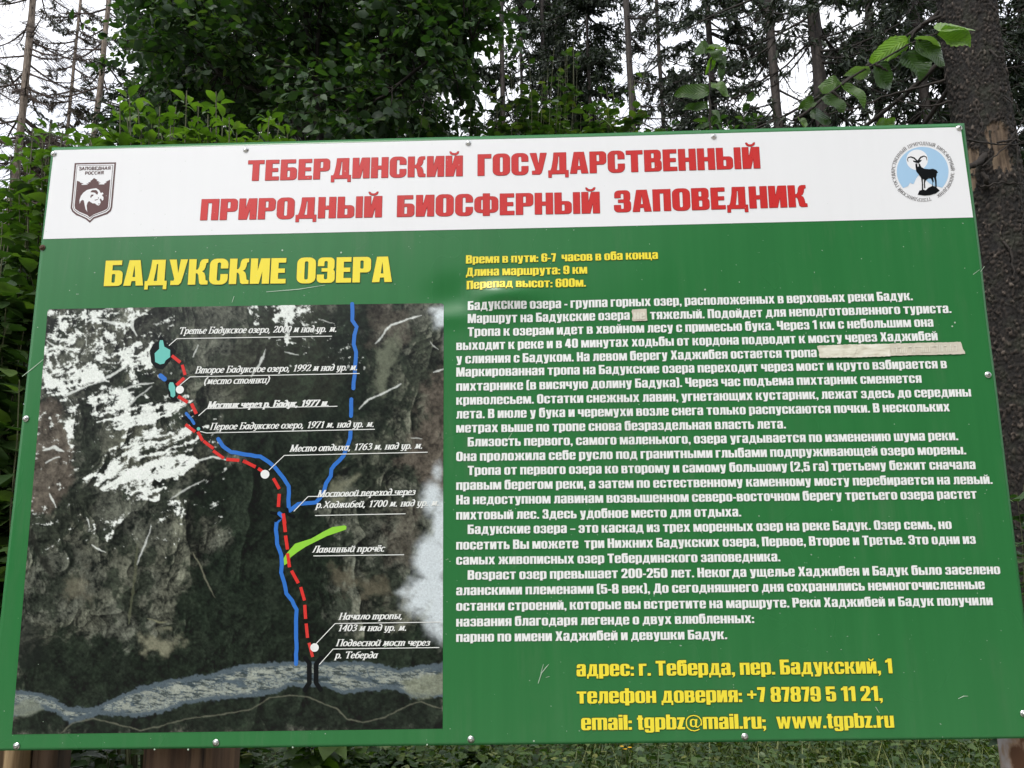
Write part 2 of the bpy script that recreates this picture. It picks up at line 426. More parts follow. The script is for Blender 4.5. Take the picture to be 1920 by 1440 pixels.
_cache = {}
def tri_glyph(prims):
    signs, polys, s = [], [], 1
    for p in prims:
        if isinstance(p, str): s = 1 if p == '+' else -1
        else:
            ar = sum(a[0] * b[1] - b[0] * a[1] for a, b in zip(p, list(p[1:]) + [p[0]]))
            signs.append(s); polys.append(p if ar > 0 else list(p)[::-1])
    vs, fs = [], []
    for p in polys:
        fs.append(list(range(len(vs), len(vs) + len(p)))); vs += [Vector(q) for q in p]
    v, e, f, ov, oe, of = delaunay_2d_cdt(vs, [], fs, 1, 1e-4)
    T = [t for t, o in zip(f, of) if o and signs[max(o)] > 0]
    V = np.array([(q[0], q[1]) for q in v]); T = np.array(T, int)
    if len(T):   # one winding
        a, b, c = V[T[:, 0]], V[T[:, 1]], V[T[:, 2]]
        cr = (b[:, 0] - a[:, 0]) * (c[:, 1] - a[:, 1]) - (b[:, 1] - a[:, 1]) * (c[:, 0] - a[:, 0])
        T[cr < 0] = T[cr < 0][:, ::-1]
    return V, T
def heavy(ch):
    if ch not in _cache: _cache[ch] = (G[ch][0],) + tri_glyph(G[ch][1])
    return _cache[ch]

# ------------------------------------------------------------------ thin-pen alphabet for captions and emblems
def oval(x0, y0, x1, y1, a0=0, a1=360, n=14):
    cx, cy, rx, ry = (x0 + x1) / 2, (y0 + y1) / 2, (x1 - x0) / 2, (y1 - y0) / 2
    return [(cx + rx * math.cos(math.radians(a0 + (a1 - a0) * t / n)), cy + ry * math.sin(math.radians(a0 + (a1 - a0) * t / n))) for t in range(n + 1)]
br_ = [(16, 118), (24, 110), (38, 110), (46, 118)]
K = {
 'Т': (62, [[(31, 0), (31, 100)], [(4, 84), (4, 98), (58, 98), (58, 84)]]),
 'Е': (56, [[(12, 0), (12, 100)], [(4, 98), (52, 98), (52, 84)], [(12, 52), (40, 52)], [(4, 2), (54, 2), (54, 16)]]),
 'Б': (58, [[(12, 0), (12, 100)], [(4, 98), (50, 98), (50, 84)], [(12, 56), (38, 56), (50, 44), (50, 14), (38, 2), (4, 2)]]),
 'Р': (56, [[(12, 0), (12, 100)], [(4, 98), (38, 98), (50, 86), (50, 60), (38, 48), (12, 48)]]),
 'Д': (66, [[(12, 4), (22, 30), (26, 98), (54, 98)], [(54, 98), (54, 4)], [(4, -16), (4, 4), (62, 4), (62, -16)]]),
 'И': (66, [[(12, 0), (12, 100)], [(12, 10), (54, 90)], [(54, 0), (54, 100)]]),
 'Й': (66, [[(12, 0), (12, 100)], [(12, 10), (54, 90)], [(54, 0), (54, 100)], br_]),
 'Н': (66, [[(12, 0), (12, 100)], [(12, 52), (54, 52)], [(54, 0), (54, 100)]]),
 'С': (60, [oval(6, 0, 58, 100, 50, 310)]),
 'К': (62, [[(12, 0), (12, 100)], [(12, 50), (26, 54), (50, 96), (58, 92)], [(26, 54), (52, 4), (60, 2)]]),
 'Г': (52, [[(12, 0), (12, 100)], [(4, 98), (48, 98), (48, 82)]]),
 'О': (64, [oval(6, 0, 60, 100)]),
 'У': (62, [[(6, 100), (32, 40)], [(56, 100), (30, 14), (20, 2), (10, 8)]]),
 'А': (64, [[(4, 0), (30, 98)], [(34, 100), (56, 0)], [(14, 34), (48, 34)]]),
 'В': (60, [[(12, 0), (12, 100)], [(4, 98), (38, 98), (48, 88), (48, 64), (38, 54), (12, 54)], [(38, 54), (52, 42), (52, 14), (40, 2), (4, 2)]]),
 'Ы': (78, [[(12, 0), (12, 100)], [(12, 54), (36, 54), (46, 42), (46, 14), (36, 2), (4, 2)], [(66, 0), (66, 100)]]),
 'П': (66, [[(12, 0), (12, 100)], [(4, 98), (62, 98)], [(54, 0), (54, 100)]]),
 'Ф': (70, [oval(6, 18, 64, 84), [(35, 0), (35, 100)]]),
 'З': (56, [[(6, 84), (16, 98), (38, 98), (46, 86), (46, 66), (36, 54), (20, 54)], [(36, 54), (50, 42), (50, 14), (38, 2), (16, 2), (6, 16)]]),
 'Я': (60, [[(50, 0), (50, 100)], [(56, 98), (24, 98), (12, 86), (12, 62), (24, 50), (50, 50)], [(26, 50), (8, 2)]]),
 'М': (80, [[(10, 0), (12, 100)], [(14, 98), (38, 4), (64, 98)], [(68, 0), (66, 100)]]),
 'Л': (64, [[(4, 4), (14, 6), (26, 98), (54, 98)], [(54, 0), (54, 100)]]),
 'Х': (64, [[(8, 100), (54, 0)], [(54, 98), (8, 2)]]),
 'а': (48, [oval(4, 0, 36, 66, 20, 340), [(38, 66), (36, 6), (44, 2)]]),
 'б': (48, [oval(5, 0, 42, 62), [(6, 36), (12, 74), (22, 90), (44, 98)]]),
 'в': (46, [[(10, 2), (10, 60), (24, 66), (34, 58), (32, 42), (12, 36)], [(30, 38), (40, 26), (36, 6), (22, 0), (10, 4)]]),
 'д': (46, [oval(4, 0, 38, 56), [(38, 40), (36, 76), (22, 98), (8, 92)]]),
 'у': (46, [[(8, 66), (12, 14), (22, 2)], [(40, 66), (34, 0), (20, -26), (6, -22)]]),
 'к': (46, [[(10, 0), (10, 66)], [(10, 32), (20, 36), (36, 64), (42, 60)], [(20, 36), (36, 4), (44, 4)]]),
 'с': (40, [oval(4, 0, 40, 66, 50, 310)]),
 'о': (46, [oval(4, 0, 42, 66)]),
 'е': (42, [[(6, 30), (36, 40), (34, 58), (22, 66), (10, 56), (4, 30), (10, 6), (22, 0), (36, 12)]]),
 'з': (38, [[(6, 56), (16, 66), (30, 62), (32, 46), (18, 36)], [(18, 36), (34, 28), (32, 6), (16, 0), (4, 8)]]),
 'р': (48, [[(10, -28), (10, 66)], oval(10, 0, 44, 66, 150, -150)]),
 'ь': (44, [[(10, 66), (10, 2)], [(10, 34), (28, 36), (38, 26), (34, 6), (22, 0), (10, 2)]]),
 'т': (70, [[(8, 0), (8, 66)], [(8, 50), (22, 66), (34, 62), (34, 0)], [(34, 50), (48, 66), (60, 62), (60, 8), (66, 2)]]),
 'м': (62, [[(2, 4), (12, 8), (16, 66)], [(18, 64), (28, 8), (48, 66)], [(50, 66), (50, 6), (58, 2)]]),
 'и': (50, [[(8, 66), (8, 10), (18, 0), (38, 20)], [(40, 66), (40, 6), (48, 2)]]),
 'й': (50, [[(8, 66), (8, 10), (18, 0), (38, 20)], [(40, 66), (40, 6), (48, 2)], [(12, 88), (20, 80), (32, 80), (40, 88)]]),
 'н': (50, [[(10, 0), (10, 66)], [(10, 34), (40, 34)], [(40, 0), (40, 66)]]),
 'п': (50, [[(10, 0), (10, 66)], [(10, 46), (24, 66), (38, 62), (38, 6), (46, 2)]]),
 'л': (50, [[(2, 4), (12, 6), (20, 64), (40, 64)], [(40, 66), (40, 4)]]),
 'ч': (46, [[(8, 66), (8, 38), (18, 30), (38, 38)], [(38, 66), (38, 4)]]),
 'ы': (62, [[(10, 66), (10, 2)], [(10, 34), (24, 36), (34, 26), (30, 6), (20, 0), (10, 2)], [(52, 66), (52, 4)]]),
 'я': (46, [[(38, 0), (38, 66)], [(38, 64), (18, 62), (10, 48), (20, 34), (38, 34)], [(22, 34), (4, 2)]]),
 'х': (46, [[(6, 62), (14, 66), (34, 2), (42, 4)], [(40, 64), (6, 2)]]),
 'ж': (66, [[(32, 0), (32, 66)], [(8, 62), (20, 34), (4, 4)], [(56, 62), (44, 34), (60, 4)], [(20, 34), (44, 34)]]),
 'ё': (42, [[(6, 30), (36, 40), (34, 58), (22, 66), (10, 56), (4, 30), (10, 6), (22, 0), (36, 12)], [(10, 80), (10, 92)], [(30, 80), (30, 92)]]),
 '.': (26, [[(10, 0), (10, 10)]]), ',': (26, [[(12, 8), (6, -14)]]),
 '(': (34, [[(28, 104), (12, 70), (12, 20), (28, -20)]]), ')': (34, [[(6, 104), (22, 70), (22, 20), (6, -20)]]),
 '0': (50, [oval(6, 0, 44, 96)]), '1': (44, [[(10, 80), (26, 94), (26, 0)]]),
 '2': (50, [[(6, 76), (14, 94), (34, 94), (42, 76), (34, 52), (6, 4), (44, 4), (46, 16)]]),
 '3': (50, [[(8, 82), (20, 96), (38, 90), (38, 66), (20, 52)], [(20, 52), (42, 42), (42, 12), (22, 0), (6, 10)]]),
 '4': (50, [[(36, 0), (36, 96), (4, 30), (46, 30)]]),
 '6': (50, [oval(6, 0, 42, 58), [(7, 30), (14, 76), (42, 96)]]),
 '7': (48, [[(6, 80), (8, 94), (44, 94), (18, 0)]]),
 '9': (50, [oval(8, 38, 44, 96), [(43, 66), (36, 20), (8, 0)]]),
}
def pen(ch, thick, thin, serif=True):
    key = (ch, thick, thin, serif)
    if key in _cache: return _cache[key]
    w, strokes = K[ch]
    prims = []
    lines = [list(s) for s in strokes]
    if serif and ch not in '.,()':
        extra = []
        for s in lines:
            for a, b in ((s[0], s[1]), (s[-1], s[-2])):
                if abs(a[0] - b[0]) < 0.35 * abs(a[1] - b[1]) and a[1] in (0, 66, 100, -28):
                    extra.append([(a[0] - 11, a[1]), (a[0] + 11, a[1])])
        lines += extra
    for s in lines:
        for a, b in zip(s[:-1], s[1:]):
            dx, dy = b[0] - a[0], b[1] - a[1]; L = math.hypot(dx, dy)
            if L < 1e-6: continue
            wd = (thin + (thick - thin) * (abs(dy) / L)) / 2
            nx_, ny_ = -dy / L * wd, dx / L * wd
            ex, ey = dx / L * wd * 0.5, dy / L * wd * 0.5
            prims.append([(a[0] - ex + nx_, a[1] - ey + ny_), (a[0] - ex - nx_, a[1] - ey - ny_), (b[0] + ex - nx_, b[1] + ey - ny_), (b[0] + ex + nx_, b[1] + ey + ny_)])
    _cache[key] = (w,) + tri_glyph(prims)
    return _cache[key]

VPX, VPY = 923.0, -7071.0        # where the verticals of the photograph meet
def lay_text(name, text, p0, p1, cap, mat, off, glyph=heavy, gap=5.0, space=26.0, slant=0.0, parent=board, grow=0.0, shift=(0, 0), label=None):
    """one printed line: baseline from p0 to p1 in photo pixels, cap height in pixels"""
    pen_x, items = 0.0, []
    for ch in text:
        if ch == ' ': pen_x += space; continue
        w, V, T = glyph(ch)
        items.append((pen_x, V, T)); pen_x += w + gap
    total = pen_x - gap
    Vs, Ts, n = [], [], 0
    for x0, V, T in items:
        Vs.append(np.stack([V[:, 0] + x0 + slant * V[:, 1], V[:, 1]], 1)); Ts.append(T + n); n += len(V)
    V = np.concatenate(Vs); T = np.concatenate(Ts)
    t = V[:, 0] / total
    bx = p0[0] + (p1[0] - p0[0]) * t + shift[0]; by = p0[1] + (p1[1] - p0[1]) * t + shift[1]
    ux, uy = VPX - bx, VPY - by; L = np.hypot(ux, uy)
    s = cap / 100.0 * V[:, 1]
    o = mesh_obj(name, board_pts(bx + ux / L * s, by + uy / L * s, off), T, mat, parent)
    if label: o['label'] = label
    return o
def outlined(name, text, p0, p1, cap, mat, label, d=0.7, omat=None, **kw):
    for k, (dx, dy) in enumerate(((-d, 0), (d, 0), (0, -d), (0, d))):
        o = lay_text(name + '_outline', text, p0, p1, cap, omat or M_outline, 0.0009 + 0.00006 * k, shift=(dx, dy), **kw)
    lay_text(name, text, p0, p1, cap, mat, 0.0014, label=label, **kw)

M_dkred = print_mat('dark red outline print', (0.22, 0.010, 0.010), 0.35)
for txt, a, b, c in (('ТЕБЕРДИНСКИЙ', (463.8, 339.7), (867.5, 330.6), 38.3), ('ГОСУДАРСТВЕННЫЙ', (895.6, 330), (1425.6, 315.8), 40),
                     ('ПРИРОДНЫЙ', (376.3, 414), (716, 407.8), 39.5), ('БИОСФЕРНЫЙ', (744.4, 407.3), (1125, 399.4), 40), ('ЗАПОВЕДНИК', (1152, 398), (1514, 387.8), 40.6)):
    outlined('title_lettering', txt, a, b, c, M_red, 'red heavy capitals of the title', d=0.5, omat=M_dkred, gap=6)
outlined('subtitle_lettering', 'БАДУКСКИЕ ОЗЕРА', (196, 537.5), (735, 529), 47.6, M_yellow, 'yellow heavy capitals above the map', d=0.8, gap=4.5, space=32)
for txt, a, b, c in (('Время в пути: 6-7  часов в оба конца', (873.6, 494.4), (1233.7, 485.8), 15.5), ('Длина маршрута: 9 км', (873.6, 518), (1101, 513.2), 15.7), ('Перепад высот: 600м.', (875, 542.3), (1098.6, 537.6), 15.8)):
    outlined('route_facts_lettering', txt, a, b, c, M_yellow, 'small yellow lettering with the route facts', d=0.45)
BODY = [
 ('Бадукские озера - группа горных озер, расположенных в верховьях реки Бадук.', 877, 581.5, 1711, 563.2),
 ('Маршрут на Бадукские озера', 877, 605.9, 1181, 599.6),
 ('тяжелый. Подойдет для неподготовленного туриста.', 1219, 599, 1783.5, 587),
 ('Тропа к озерам идет в хвойном лесу с примесью бука. Через 1 км с небольшим она', 877, 630.7, 1750, 612.7),
 ('выходит к реке и в 40 минутах ходьбы от кордона подводит к мосту через Хаджибей', 855.5, 656.5, 1757.8, 638.4),
 ('у слияния с Бадуком. На левом берегу Хаджибея остается тропа', 855.5, 681.8, 1531.8, 669.5),
 ('Маркированная тропа на Бадукские озера переходит через мост и круто взбирается в', 855.5, 706.3, 1775, 690.7),
 ('пихтарнике (в висячую долину Бадука). Через час подъема пихтарник сменяется', 855.5, 733, 1727.6, 717.9),
 ('криволесьем. Остатки снежных лавин, угнетающих кустарник, лежат здесь до середины', 855.5, 759.2, 1820.4, 743.6),
 ('лета. В июле у бука и черемухи возле снега только распускаются почки. В нескольких', 855.5, 785, 1780.5, 771.4),
 ('метрах выше по тропе снова безраздельная власть лета.', 855.5, 811.2, 1473.5, 803.4),
 ('Близость первого, самого маленького, озера угадывается по изменению шума реки.', 877, 837.3, 1796.2, 825.4),
 ('Она проложила себе русло под гранитными глыбами подпруживающей озеро морены.', 855.5, 864.8, 1811.3, 852),
 ('Тропа от первого озера ко второму и самому большому (2,5 га) третьему бежит сначала', 877, 891, 1829.4, 879.5),
 ('правым берегом реки, а затем по естественному каменному мосту перебирается на левый.', 855.5, 918.7, 1861, 907.3),
 ('На недоступном лавинам возвышенном северо-восточном берегу третьего озера растет', 855.5, 945.9, 1831.8, 935),
 ('пихтовый лес. Здесь удобное место для отдыха.', 855.5, 974.4, 1389.2, 968.3),
 ('Бадукские озера – это каскад из трех моренных озер на реке Бадук. Озер семь, но', 877, 1001.3, 1784.7, 991.8),
 ('посетить Вы можете  три Нижних Бадукских озера, Первое, Второе и Третье. Это одни из', 855.5, 1030.5, 1830, 1019.6),
 ('самых живописных озер Тебердинского заповедника.', 855.5, 1058.7, 1462.4, 1052.3),
 ('Возраст озер превышает 200-250 лет. Некогда ущелье Хаджибея и Бадук было заселено', 877, 1086.8, 1876, 1076.4),
 ('аланскими племенами (5-8 век), До сегодняшнего дня сохранились немногочисленные', 855.5, 1115.9, 1847, 1104.5),
 ('останки строений, которые вы встретите на маршруте. Реки Хаджибей и Бадук получили', 855.5, 1145.1, 1862, 1134.7),
 ('названия благодаря легенде о двух влюбленных:', 855.5, 1174.6, 1413.4, 1167.7),
 ('парню по имени Хаджибей и девушки Бадук.', 855.5, 1203.4, 1362.7, 1197.9),
]
for t, x0, y0, x1, y1 in BODY:
    lay_text('text_line', t, (x0, y0), (x1, y1), 16.9 + (y0 - 580) * 0.0015, M_text, 0.0012, gap=6.5)
for t, a, b in (('адрес: г. Теберда, пер. Бадукский, 1', (1081, 1267.8), (1673, 1262.1)), ('телефон доверия: +7 87879 5 11 21,', (1081.6, 1318.6), (1654.5, 1313.6)),
                ('email: tgpbz@mail.ru;', (1089.7, 1368.4), (1435.8, 1365.6)), ('www.tgpbz.ru', (1456, 1365.8), (1676.3, 1363.8))):
    outlined('contact_lettering', t, a, b, 27.8, M_yellow, 'yellow lettering of the contact lines', d=0.8, gap=5)

# ------------------------------------------------------------------ satellite map print (colours of the print per point)
def vnoise(x, y, seed):
    xi = np.floor(x).astype(np.int64); yi = np.floor(y).astype(np.int64)
    fx = x - xi; fy = y - yi
    fx = fx * fx * (3 - 2 * fx); fy = fy * fy * (3 - 2 * fy)
    def h(a, b):
        n = (a * 374761393 + b * 668265263 + seed * 974634777) & 0x7fffffff
        n = ((n ^ (n >> 13)) * 1274126177) & 0x7fffffff
        n = n ^ (n >> 16)
        return (n & 0xffff) / 65535.0
    return (h(xi, yi) * (1 - fx) + h(xi + 1, yi) * fx) * (1 - fy) + (h(xi, yi + 1) * (1 - fx) + h(xi + 1, yi + 1) * fx) * fy
def fbm(x, y, seed, oct=5, g_=0.55):
    s = 0; a = 1; t = 0
    for k in range(oct):
        s = s + a * vnoise(x * 2 ** k + 17.3 * k, y * 2 ** k - 9.1 * k, seed + k); t += a; a *= g_
    return s / t
def ridged(x, y, seed, oct=4):
    s = 0; a = 1; t = 0
    for k in range(oct):
        s = s + a * (1 - np.abs(2 * vnoise(x * 2 ** k + 5.1 * k, y * 2 ** k + 3.7 * k, seed + k) - 1)); t += a; a *= 0.55
    return s / t
def smooth(a, lo, hi):
    t = np.clip((a - lo) / (hi - lo), 0, 1); return t * t * (3 - 2 * t)
def poly_sd(X, Y, P):
    """signed distance to polygon, positive inside"""
    P = np.asarray(P, float); d = np.full(X.shape, 1e9); ins = np.zeros(X.shape, bool)
    for (x0, y0), (x1, y1) in zip(P, np.roll(P, -1, 0)):
        ex, ey = x1 - x0, y1 - y0
        t = np.clip(((X - x0) * ex + (Y - y0) * ey) / (ex * ex + ey * ey + 1e-9), 0, 1)
        d = np.minimum(d, np.hypot(X - x0 - t * ex, Y - y0 - t * ey))
        c = (y0 > Y) != (y1 > Y)
        ins ^= c & (X < (x1 - x0) * (Y - y0) / (y1 - y0 + 1e-12) + x0)
    return np.where(ins, d, -d)
def line_d(X, Y, P):
    d = np.full(X.shape, 1e9)
    for (x0, y0), (x1, y1) in zip(P[:-1], P[1:]):
        ex, ey = x1 - x0, y1 - y0
        t = np.clip(((X - x0) * ex + (Y - y0) * ey) / (ex * ex + ey * ey + 1e-9), 0, 1)
        d = np.minimum(d, np.hypot(X - x0 - t * ex, Y - y0 - t * ey))
    return d
def lin(r, g_, b): return np.array([(c / 255 / 12.92 if c / 255 < 0.04045 else ((c / 255 + 0.055) / 1.055) ** 2.4) for c in (r, g_, b)])
MAP = [(90, 580), (832, 568), (830, 1366), (22, 1377)]
nx, ny = 520, 560
X, Y, F = quad_grid(MAP, nx, ny)
wx = X + 16 * (fbm(X / 45, Y / 45, 3) - .5) + 7 * (fbm(X / 11, Y / 11, 5, 3) - .5)
wy = Y + 16 * (fbm(X / 45, Y / 45, 11) - .5) + 7 * (fbm(X / 11, Y / 11, 13, 3) - .5)
fine = fbm(X / 5.0, Y / 5.0, 21, 3, .7)
mid = fbm(wx / 22, wy / 22, 31, 5, .6)
big = fbm(X / 120, Y / 120, 41, 3)
# slope direction streaks
sx, sy = (wx * .82 + wy * .57), (-wx * .57 + wy * .82)
streak = fbm(sx / 60, sy / 9, 51, 4)
vstreak = fbm(wx / 9, wy / 55, 57, 4)
c = np.zeros((len(X), 3))
def relief(X, Y):
    u = X + 38 * (fbm(X / 95, Y / 95, 501, 3) - .5) * 2; v = Y + 38 * (fbm(X / 95, Y / 95, 503, 3) - .5) * 2
    h = 0; a_ = 1.0; s_ = 105.0
    for k_ in range(6):
        r_ = 1 - np.abs(2 * vnoise(u / s_ + 7 * k_, v / (s_ * 1.25) - 3 * k_, 505 + k_) - 1)
        h = h + a_ * r_ * r_; a_ *= .43; s_ *= .5
    return h
hgt = relief(X, Y)
dhx = (relief(X + 1.5, Y) - hgt) / 1.5; dhy = (relief(X, Y + 1.5) - hgt) / 1.5
shade = np.clip((dhx * .8 + dhy * .55) * 17.0, -1.0, 1.0)       # the satellite picture's own printed relief
t = np.clip(.46 + (mid - .5) * .9 + (fine - .5) * .9 + shade * .16, 0, 1)[:, None]
t = np.clip((t - .46) * 1.25 + .44, 0, 1)
rock = lin(20, 26, 23) * (1 - t) + lin(118, 122, 109) * t
warm = smooth(big, .45, .65)[:, None]
rock = rock * (1 - .5 * warm) + rock * np.array([1.05, 1.0, .90]) * .5 * warm
rock *= (0.82 + .78 * shade)[:, None]
c += rock
def lay(mask, col, amt=1.0):
    global c
    m = (np.clip(mask, 0, 1) * amt)[:, None]
    c = c * (1 - m) + col * m
def soft(poly, s=14, nz=26):
    d = poly_sd(X, Y, poly) + nz * (fbm(X / 24, Y / 24, 71, 5, .62) - .5) * 3.4
    return smooth(d, -s, s)
forest = (lin(8, 16, 12)[None] * (1 - t) + lin(34, 46, 34)[None] * t) * (0.55 + .85 * fine + .50 * shade)[:, None]
lay(smooth(fbm(wx / 34 + 9, wy / 42, 521, 5, .6) + .10 * -shade, .50, .60), forest * 1.15, .7)
# valleys covered by forest
m = soft([(420, 770), (640, 560), (700, 568), (690, 760), (640, 860), (600, 960), (650, 1060), (600, 1150), (640, 1180), (835, 1175), (840, 1380), (20, 1380), (30, 1240), (110, 1180), (260, 1225), (330, 1180), (345, 1080), (420, 1010), (330, 950), (400, 880), (460, 860), (330, 800), (380, 740)])
lay(m, forest, .95)
m = soft([(500, 560), (600, 570), (640, 720), (560, 800), (440, 770), (400, 700), (460, 640)], 30, 40)
lay(m, forest * 1.25 + lin(70, 64, 52) * .22, .75)
m = soft([(690, 640), (760, 690), (750, 780), (690, 900), (640, 940), (640, 780)], 20, 40)
lay(m, forest * 1.15, .6)
m = soft([(640, 590), (700, 590), (690, 700), (660, 760)], 14, 20)
lay(m, forest, .7)
lay(soft([(180, 700), (330, 690), (360, 760), (400, 800), (300, 800), (200, 760)], 16, 26), forest * 1.1, .8)
lay(soft([(250, 600), (330, 600), (300, 660), (240, 640)], 20, 30), rock * .6, .6)
lay(soft([(55, 980), (60, 1000), (105, 1080), (95, 1090), (50, 1010)], 5, 6), lin(24, 26, 22)[None] + 0 * rock, .8)
lay(soft([(20, 1160), (70, 1180), (90, 1230), (40, 1260), (18, 1220)], 12, 16), lin(24, 30, 26)[None] + 0 * rock, .7)
# reddish bare slopes
red = (lin(52, 47, 41)[None] * (1 - t) + lin(116, 107, 96)[None] * t)
lay(soft([(70, 750), (115, 755), (135, 860), (140, 900), (90, 960), (45, 960), (60, 850)], 6, 8), red, .85)
lay(soft([(700, 575), (770, 570), (760, 640), (700, 640)], 12, 20), red * .85, .55)
lay(soft([(800, 720), (838, 690), (838, 930), (790, 900), (750, 860), (790, 800)], 12, 20), red * 1.1, .8)
lay(soft([(740, 950), (790, 960), (780, 1060), (730, 1060)], 14, 20), red * .9, .5)
# pale scree
lay(soft([(700, 700), (725, 640), (745, 620), (735, 700), (715, 740)], 8, 16), lin(112, 118, 100)[None] * (.7 + .6 * fine)[:, None], .7)
lay(soft([(612, 930), (640, 895), (675, 890), (650, 920), (630, 950)], 6, 8), lin(122, 124, 104)[None] * (.7 + .5 * fine)[:, None], .8)
lay(soft([(265, 1195), (340, 1190), (345, 1212), (290, 1228), (270, 1222)], 10, 16), lin(140, 140, 118)[None] * (.6 + .7 * fine)[:, None], .7)
lay(soft([(620, 1065), (690, 1075), (770, 1110), (690, 1125), (620, 1090)], 14, 24), lin(98, 94, 78)[None] * (.6 + .7 * fine)[:, None], .7)
lay(soft([(130, 1080), (160, 1060), (170, 1120), (130, 1130)], 14, 22), lin(122, 118, 100)[None] * (.6 + .7 * fine)[:, None], .5)
# snow fields
snow_c = lin(236, 242, 236)[None] * (.86 + .22 * fine)[:, None]
def snow(poly, dens, s=10, streaky=0.5, seed=81, dirx=(.93, -.36)):
    ax, ay = dirx
    u, v = (wx * ax + wy * ay), (-wx * ay + wy * ax)
    st = ridged(u / 46, v / 10.5, seed, 4)
    br2 = ridged(wx / 17, wy / 15, seed + 7, 4)
    n = streaky * st + (1 - streaky) * br2
    n = (n - .52) * 1.15 + .345 + .16 * shade
    d = poly_sd(wx, wy, poly)
    e = smooth(d + 16 * (fbm(X / 15, Y / 15, seed + 5, 4) - .5), -s, s)
    n = n + .26 * (fine - .5) + .22 * (fbm(u / 60, v / 22, seed + 3, 3) - .5)
    k = smooth(n + (e - 1) * .55, 1 - dens - .08, 1 - dens + .07)
    lay(k * (e > 0.02), snow_c, .97)
snow([(88, 578), (255, 572), (262, 640), (200, 650), (220, 700), (150, 710), (85, 690)], .43, 8, .35, 83)
snow([(84, 640), (120, 660), (160, 700), (195, 690), (205, 715), (110, 748), (78, 745)], .52, 8, .45, 91)
snow([(215, 660), (250, 640), (290, 640), (292, 690), (260, 700), (225, 695), (205, 680)], .60, 10, .6, 97)
snow([(150, 700), (180, 690), (195, 708), (150, 720)], .8, 4, .5, 103)
snow([(115, 755), (150, 750), (150, 770), (140, 830), (150, 900), (125, 880)], .48, 10, .4, 107)
snow([(160, 740), (210, 720), (240, 725), (250, 770), (200, 790), (165, 780)], .52, 10, .5, 109)
snow([(180, 785), (230, 765), (340, 735), (362, 742), (350, 765), (270, 800), (200, 806)], .56, 6, .8, 113)
snow([(165, 890), (215, 850), (235, 815), (290, 800), (395, 800), (400, 815), (330, 850), (370, 858), (380, 868), (300, 900), (320, 915), (290, 945), (245, 935), (180, 915), (145, 905)], .55, 6, .72, 127)
snow([(145, 902), (175, 898), (250, 908), (335, 890), (375, 862), (330, 868), (230, 880), (170, 888)], .62, 4, .8, 131)
snow([(300, 940), (340, 925), (345, 965), (320, 975)], .40, 8, .5, 137)
snow([(495, 570), (555, 568), (560, 600), (545, 640), (570, 650), (530, 648), (520, 610)], .55, 8, .3, 139, (.35, .94))
snow([(545, 570), (600, 600), (640, 640), (560, 650)], .30, 10, .8, 149, (.7, .7))
snow([(455, 568), (480, 568), (488, 615), (478, 610)], .45, 6, .4, 151, (.35, .94))
# thin snow gullies, tracks and the road
def gully(P, w, amt=.9, col=None):
    n = .15 + 1.5 * fbm(X / 8, Y / 8, 161, 4, .65)
    ends = np.minimum(np.hypot(X - P[0][0], Y - P[0][1]), np.hypot(X - P[-1][0], Y - P[-1][1]))
    n = n * np.clip(.35 + ends / 26, 0, 1)
    lay(smooth(w * n - line_d(wx * .45 + X * .55, wy * .45 + Y * .55, P), -.9, .9), snow_c if col is None else col, amt * .85)
gully([(85, 657), (115, 652), (150, 660)], 2.2); gully([(90, 640), (105, 650), (118, 658)], 1.8)
gully([(118, 745), (150, 728), (195, 712), (230, 690), (245, 680)], 2.4)
gully([(220, 735), (255, 722), (288, 718)], 1.8, .8); gully([(235, 770), (255, 745), (285, 725)], 1.6, .7)
gully([(162, 605), (180, 597), (200, 600)], 2.2); gully([(195, 602), (215, 607), (238, 608)], 3.2)
gully([(247, 575), (253, 590), (247, 610), (254, 630)], 3.0, .85)
gully([(338, 872), (365, 865), (400, 858), (425, 862)], 2.0, .9); gully([(318, 935), (345, 918), (382, 898)], 1.6, .6)
gully([(80, 845), (100, 838), (118, 846)], 3.2); gully([(84, 868), (98, 860), (110, 857)], 2.0)
gully([(92, 925), (100, 940), (106, 952)], 2.2); gully([(171, 1022), (185, 1030), (197, 1036)], 1.7)
gully([(284, 985), (281, 1000), (270, 1025), (256, 1060)], 1.5, .7)
gully([(258, 1020), (250, 1100), (240, 1170)], 2.6, .5, lin(104, 108, 84)[None] + 0 * rock)
gully([(163, 970), (168, 990)], 1.5); gully([(275, 1160), (300, 1168), (315, 1165)], 1.8, .6, lin(140, 140, 110)[None] + 0 * rock)
gully([(360, 1035), (375, 1062), (385, 1090), (400, 1120)], 1.4, .6, lin(140, 140, 120)[None] + 0 * rock)
gully([(704, 645), (722, 620), (735, 610), (760, 600), (790, 590)], 1.8); gully([(675, 767), (690, 750), (715, 738), (752, 718)], 1.9)
gully([(470, 706), (485, 685), (492, 672), (498, 655)], 2.2, .8); gully([(535, 663), (560, 667)], 1.8, .7)
gully([(362, 668), (368, 655), (372, 648)], 2.2, .8); gully([(812, 700), (830, 692)], 2.0, .8)
gully([(806, 640), (822, 655)], 1.6, .6); gully([(770, 820), (790, 822)], 1.4, .7); gully([(600, 600), (625, 607)], 1.2, .7)
for q, dn in (([(88, 578), (330, 572), (330, 760), (80, 760)], .30), ([(60, 760), (430, 760), (430, 1000), (50, 1000)], .27), ([(480, 568), (640, 568), (700, 700), (520, 700)], .27), ([(90, 960), (360, 950), (350, 1060), (60, 1060)], .22)):
    snow(q, dn, 12, .5, 211)
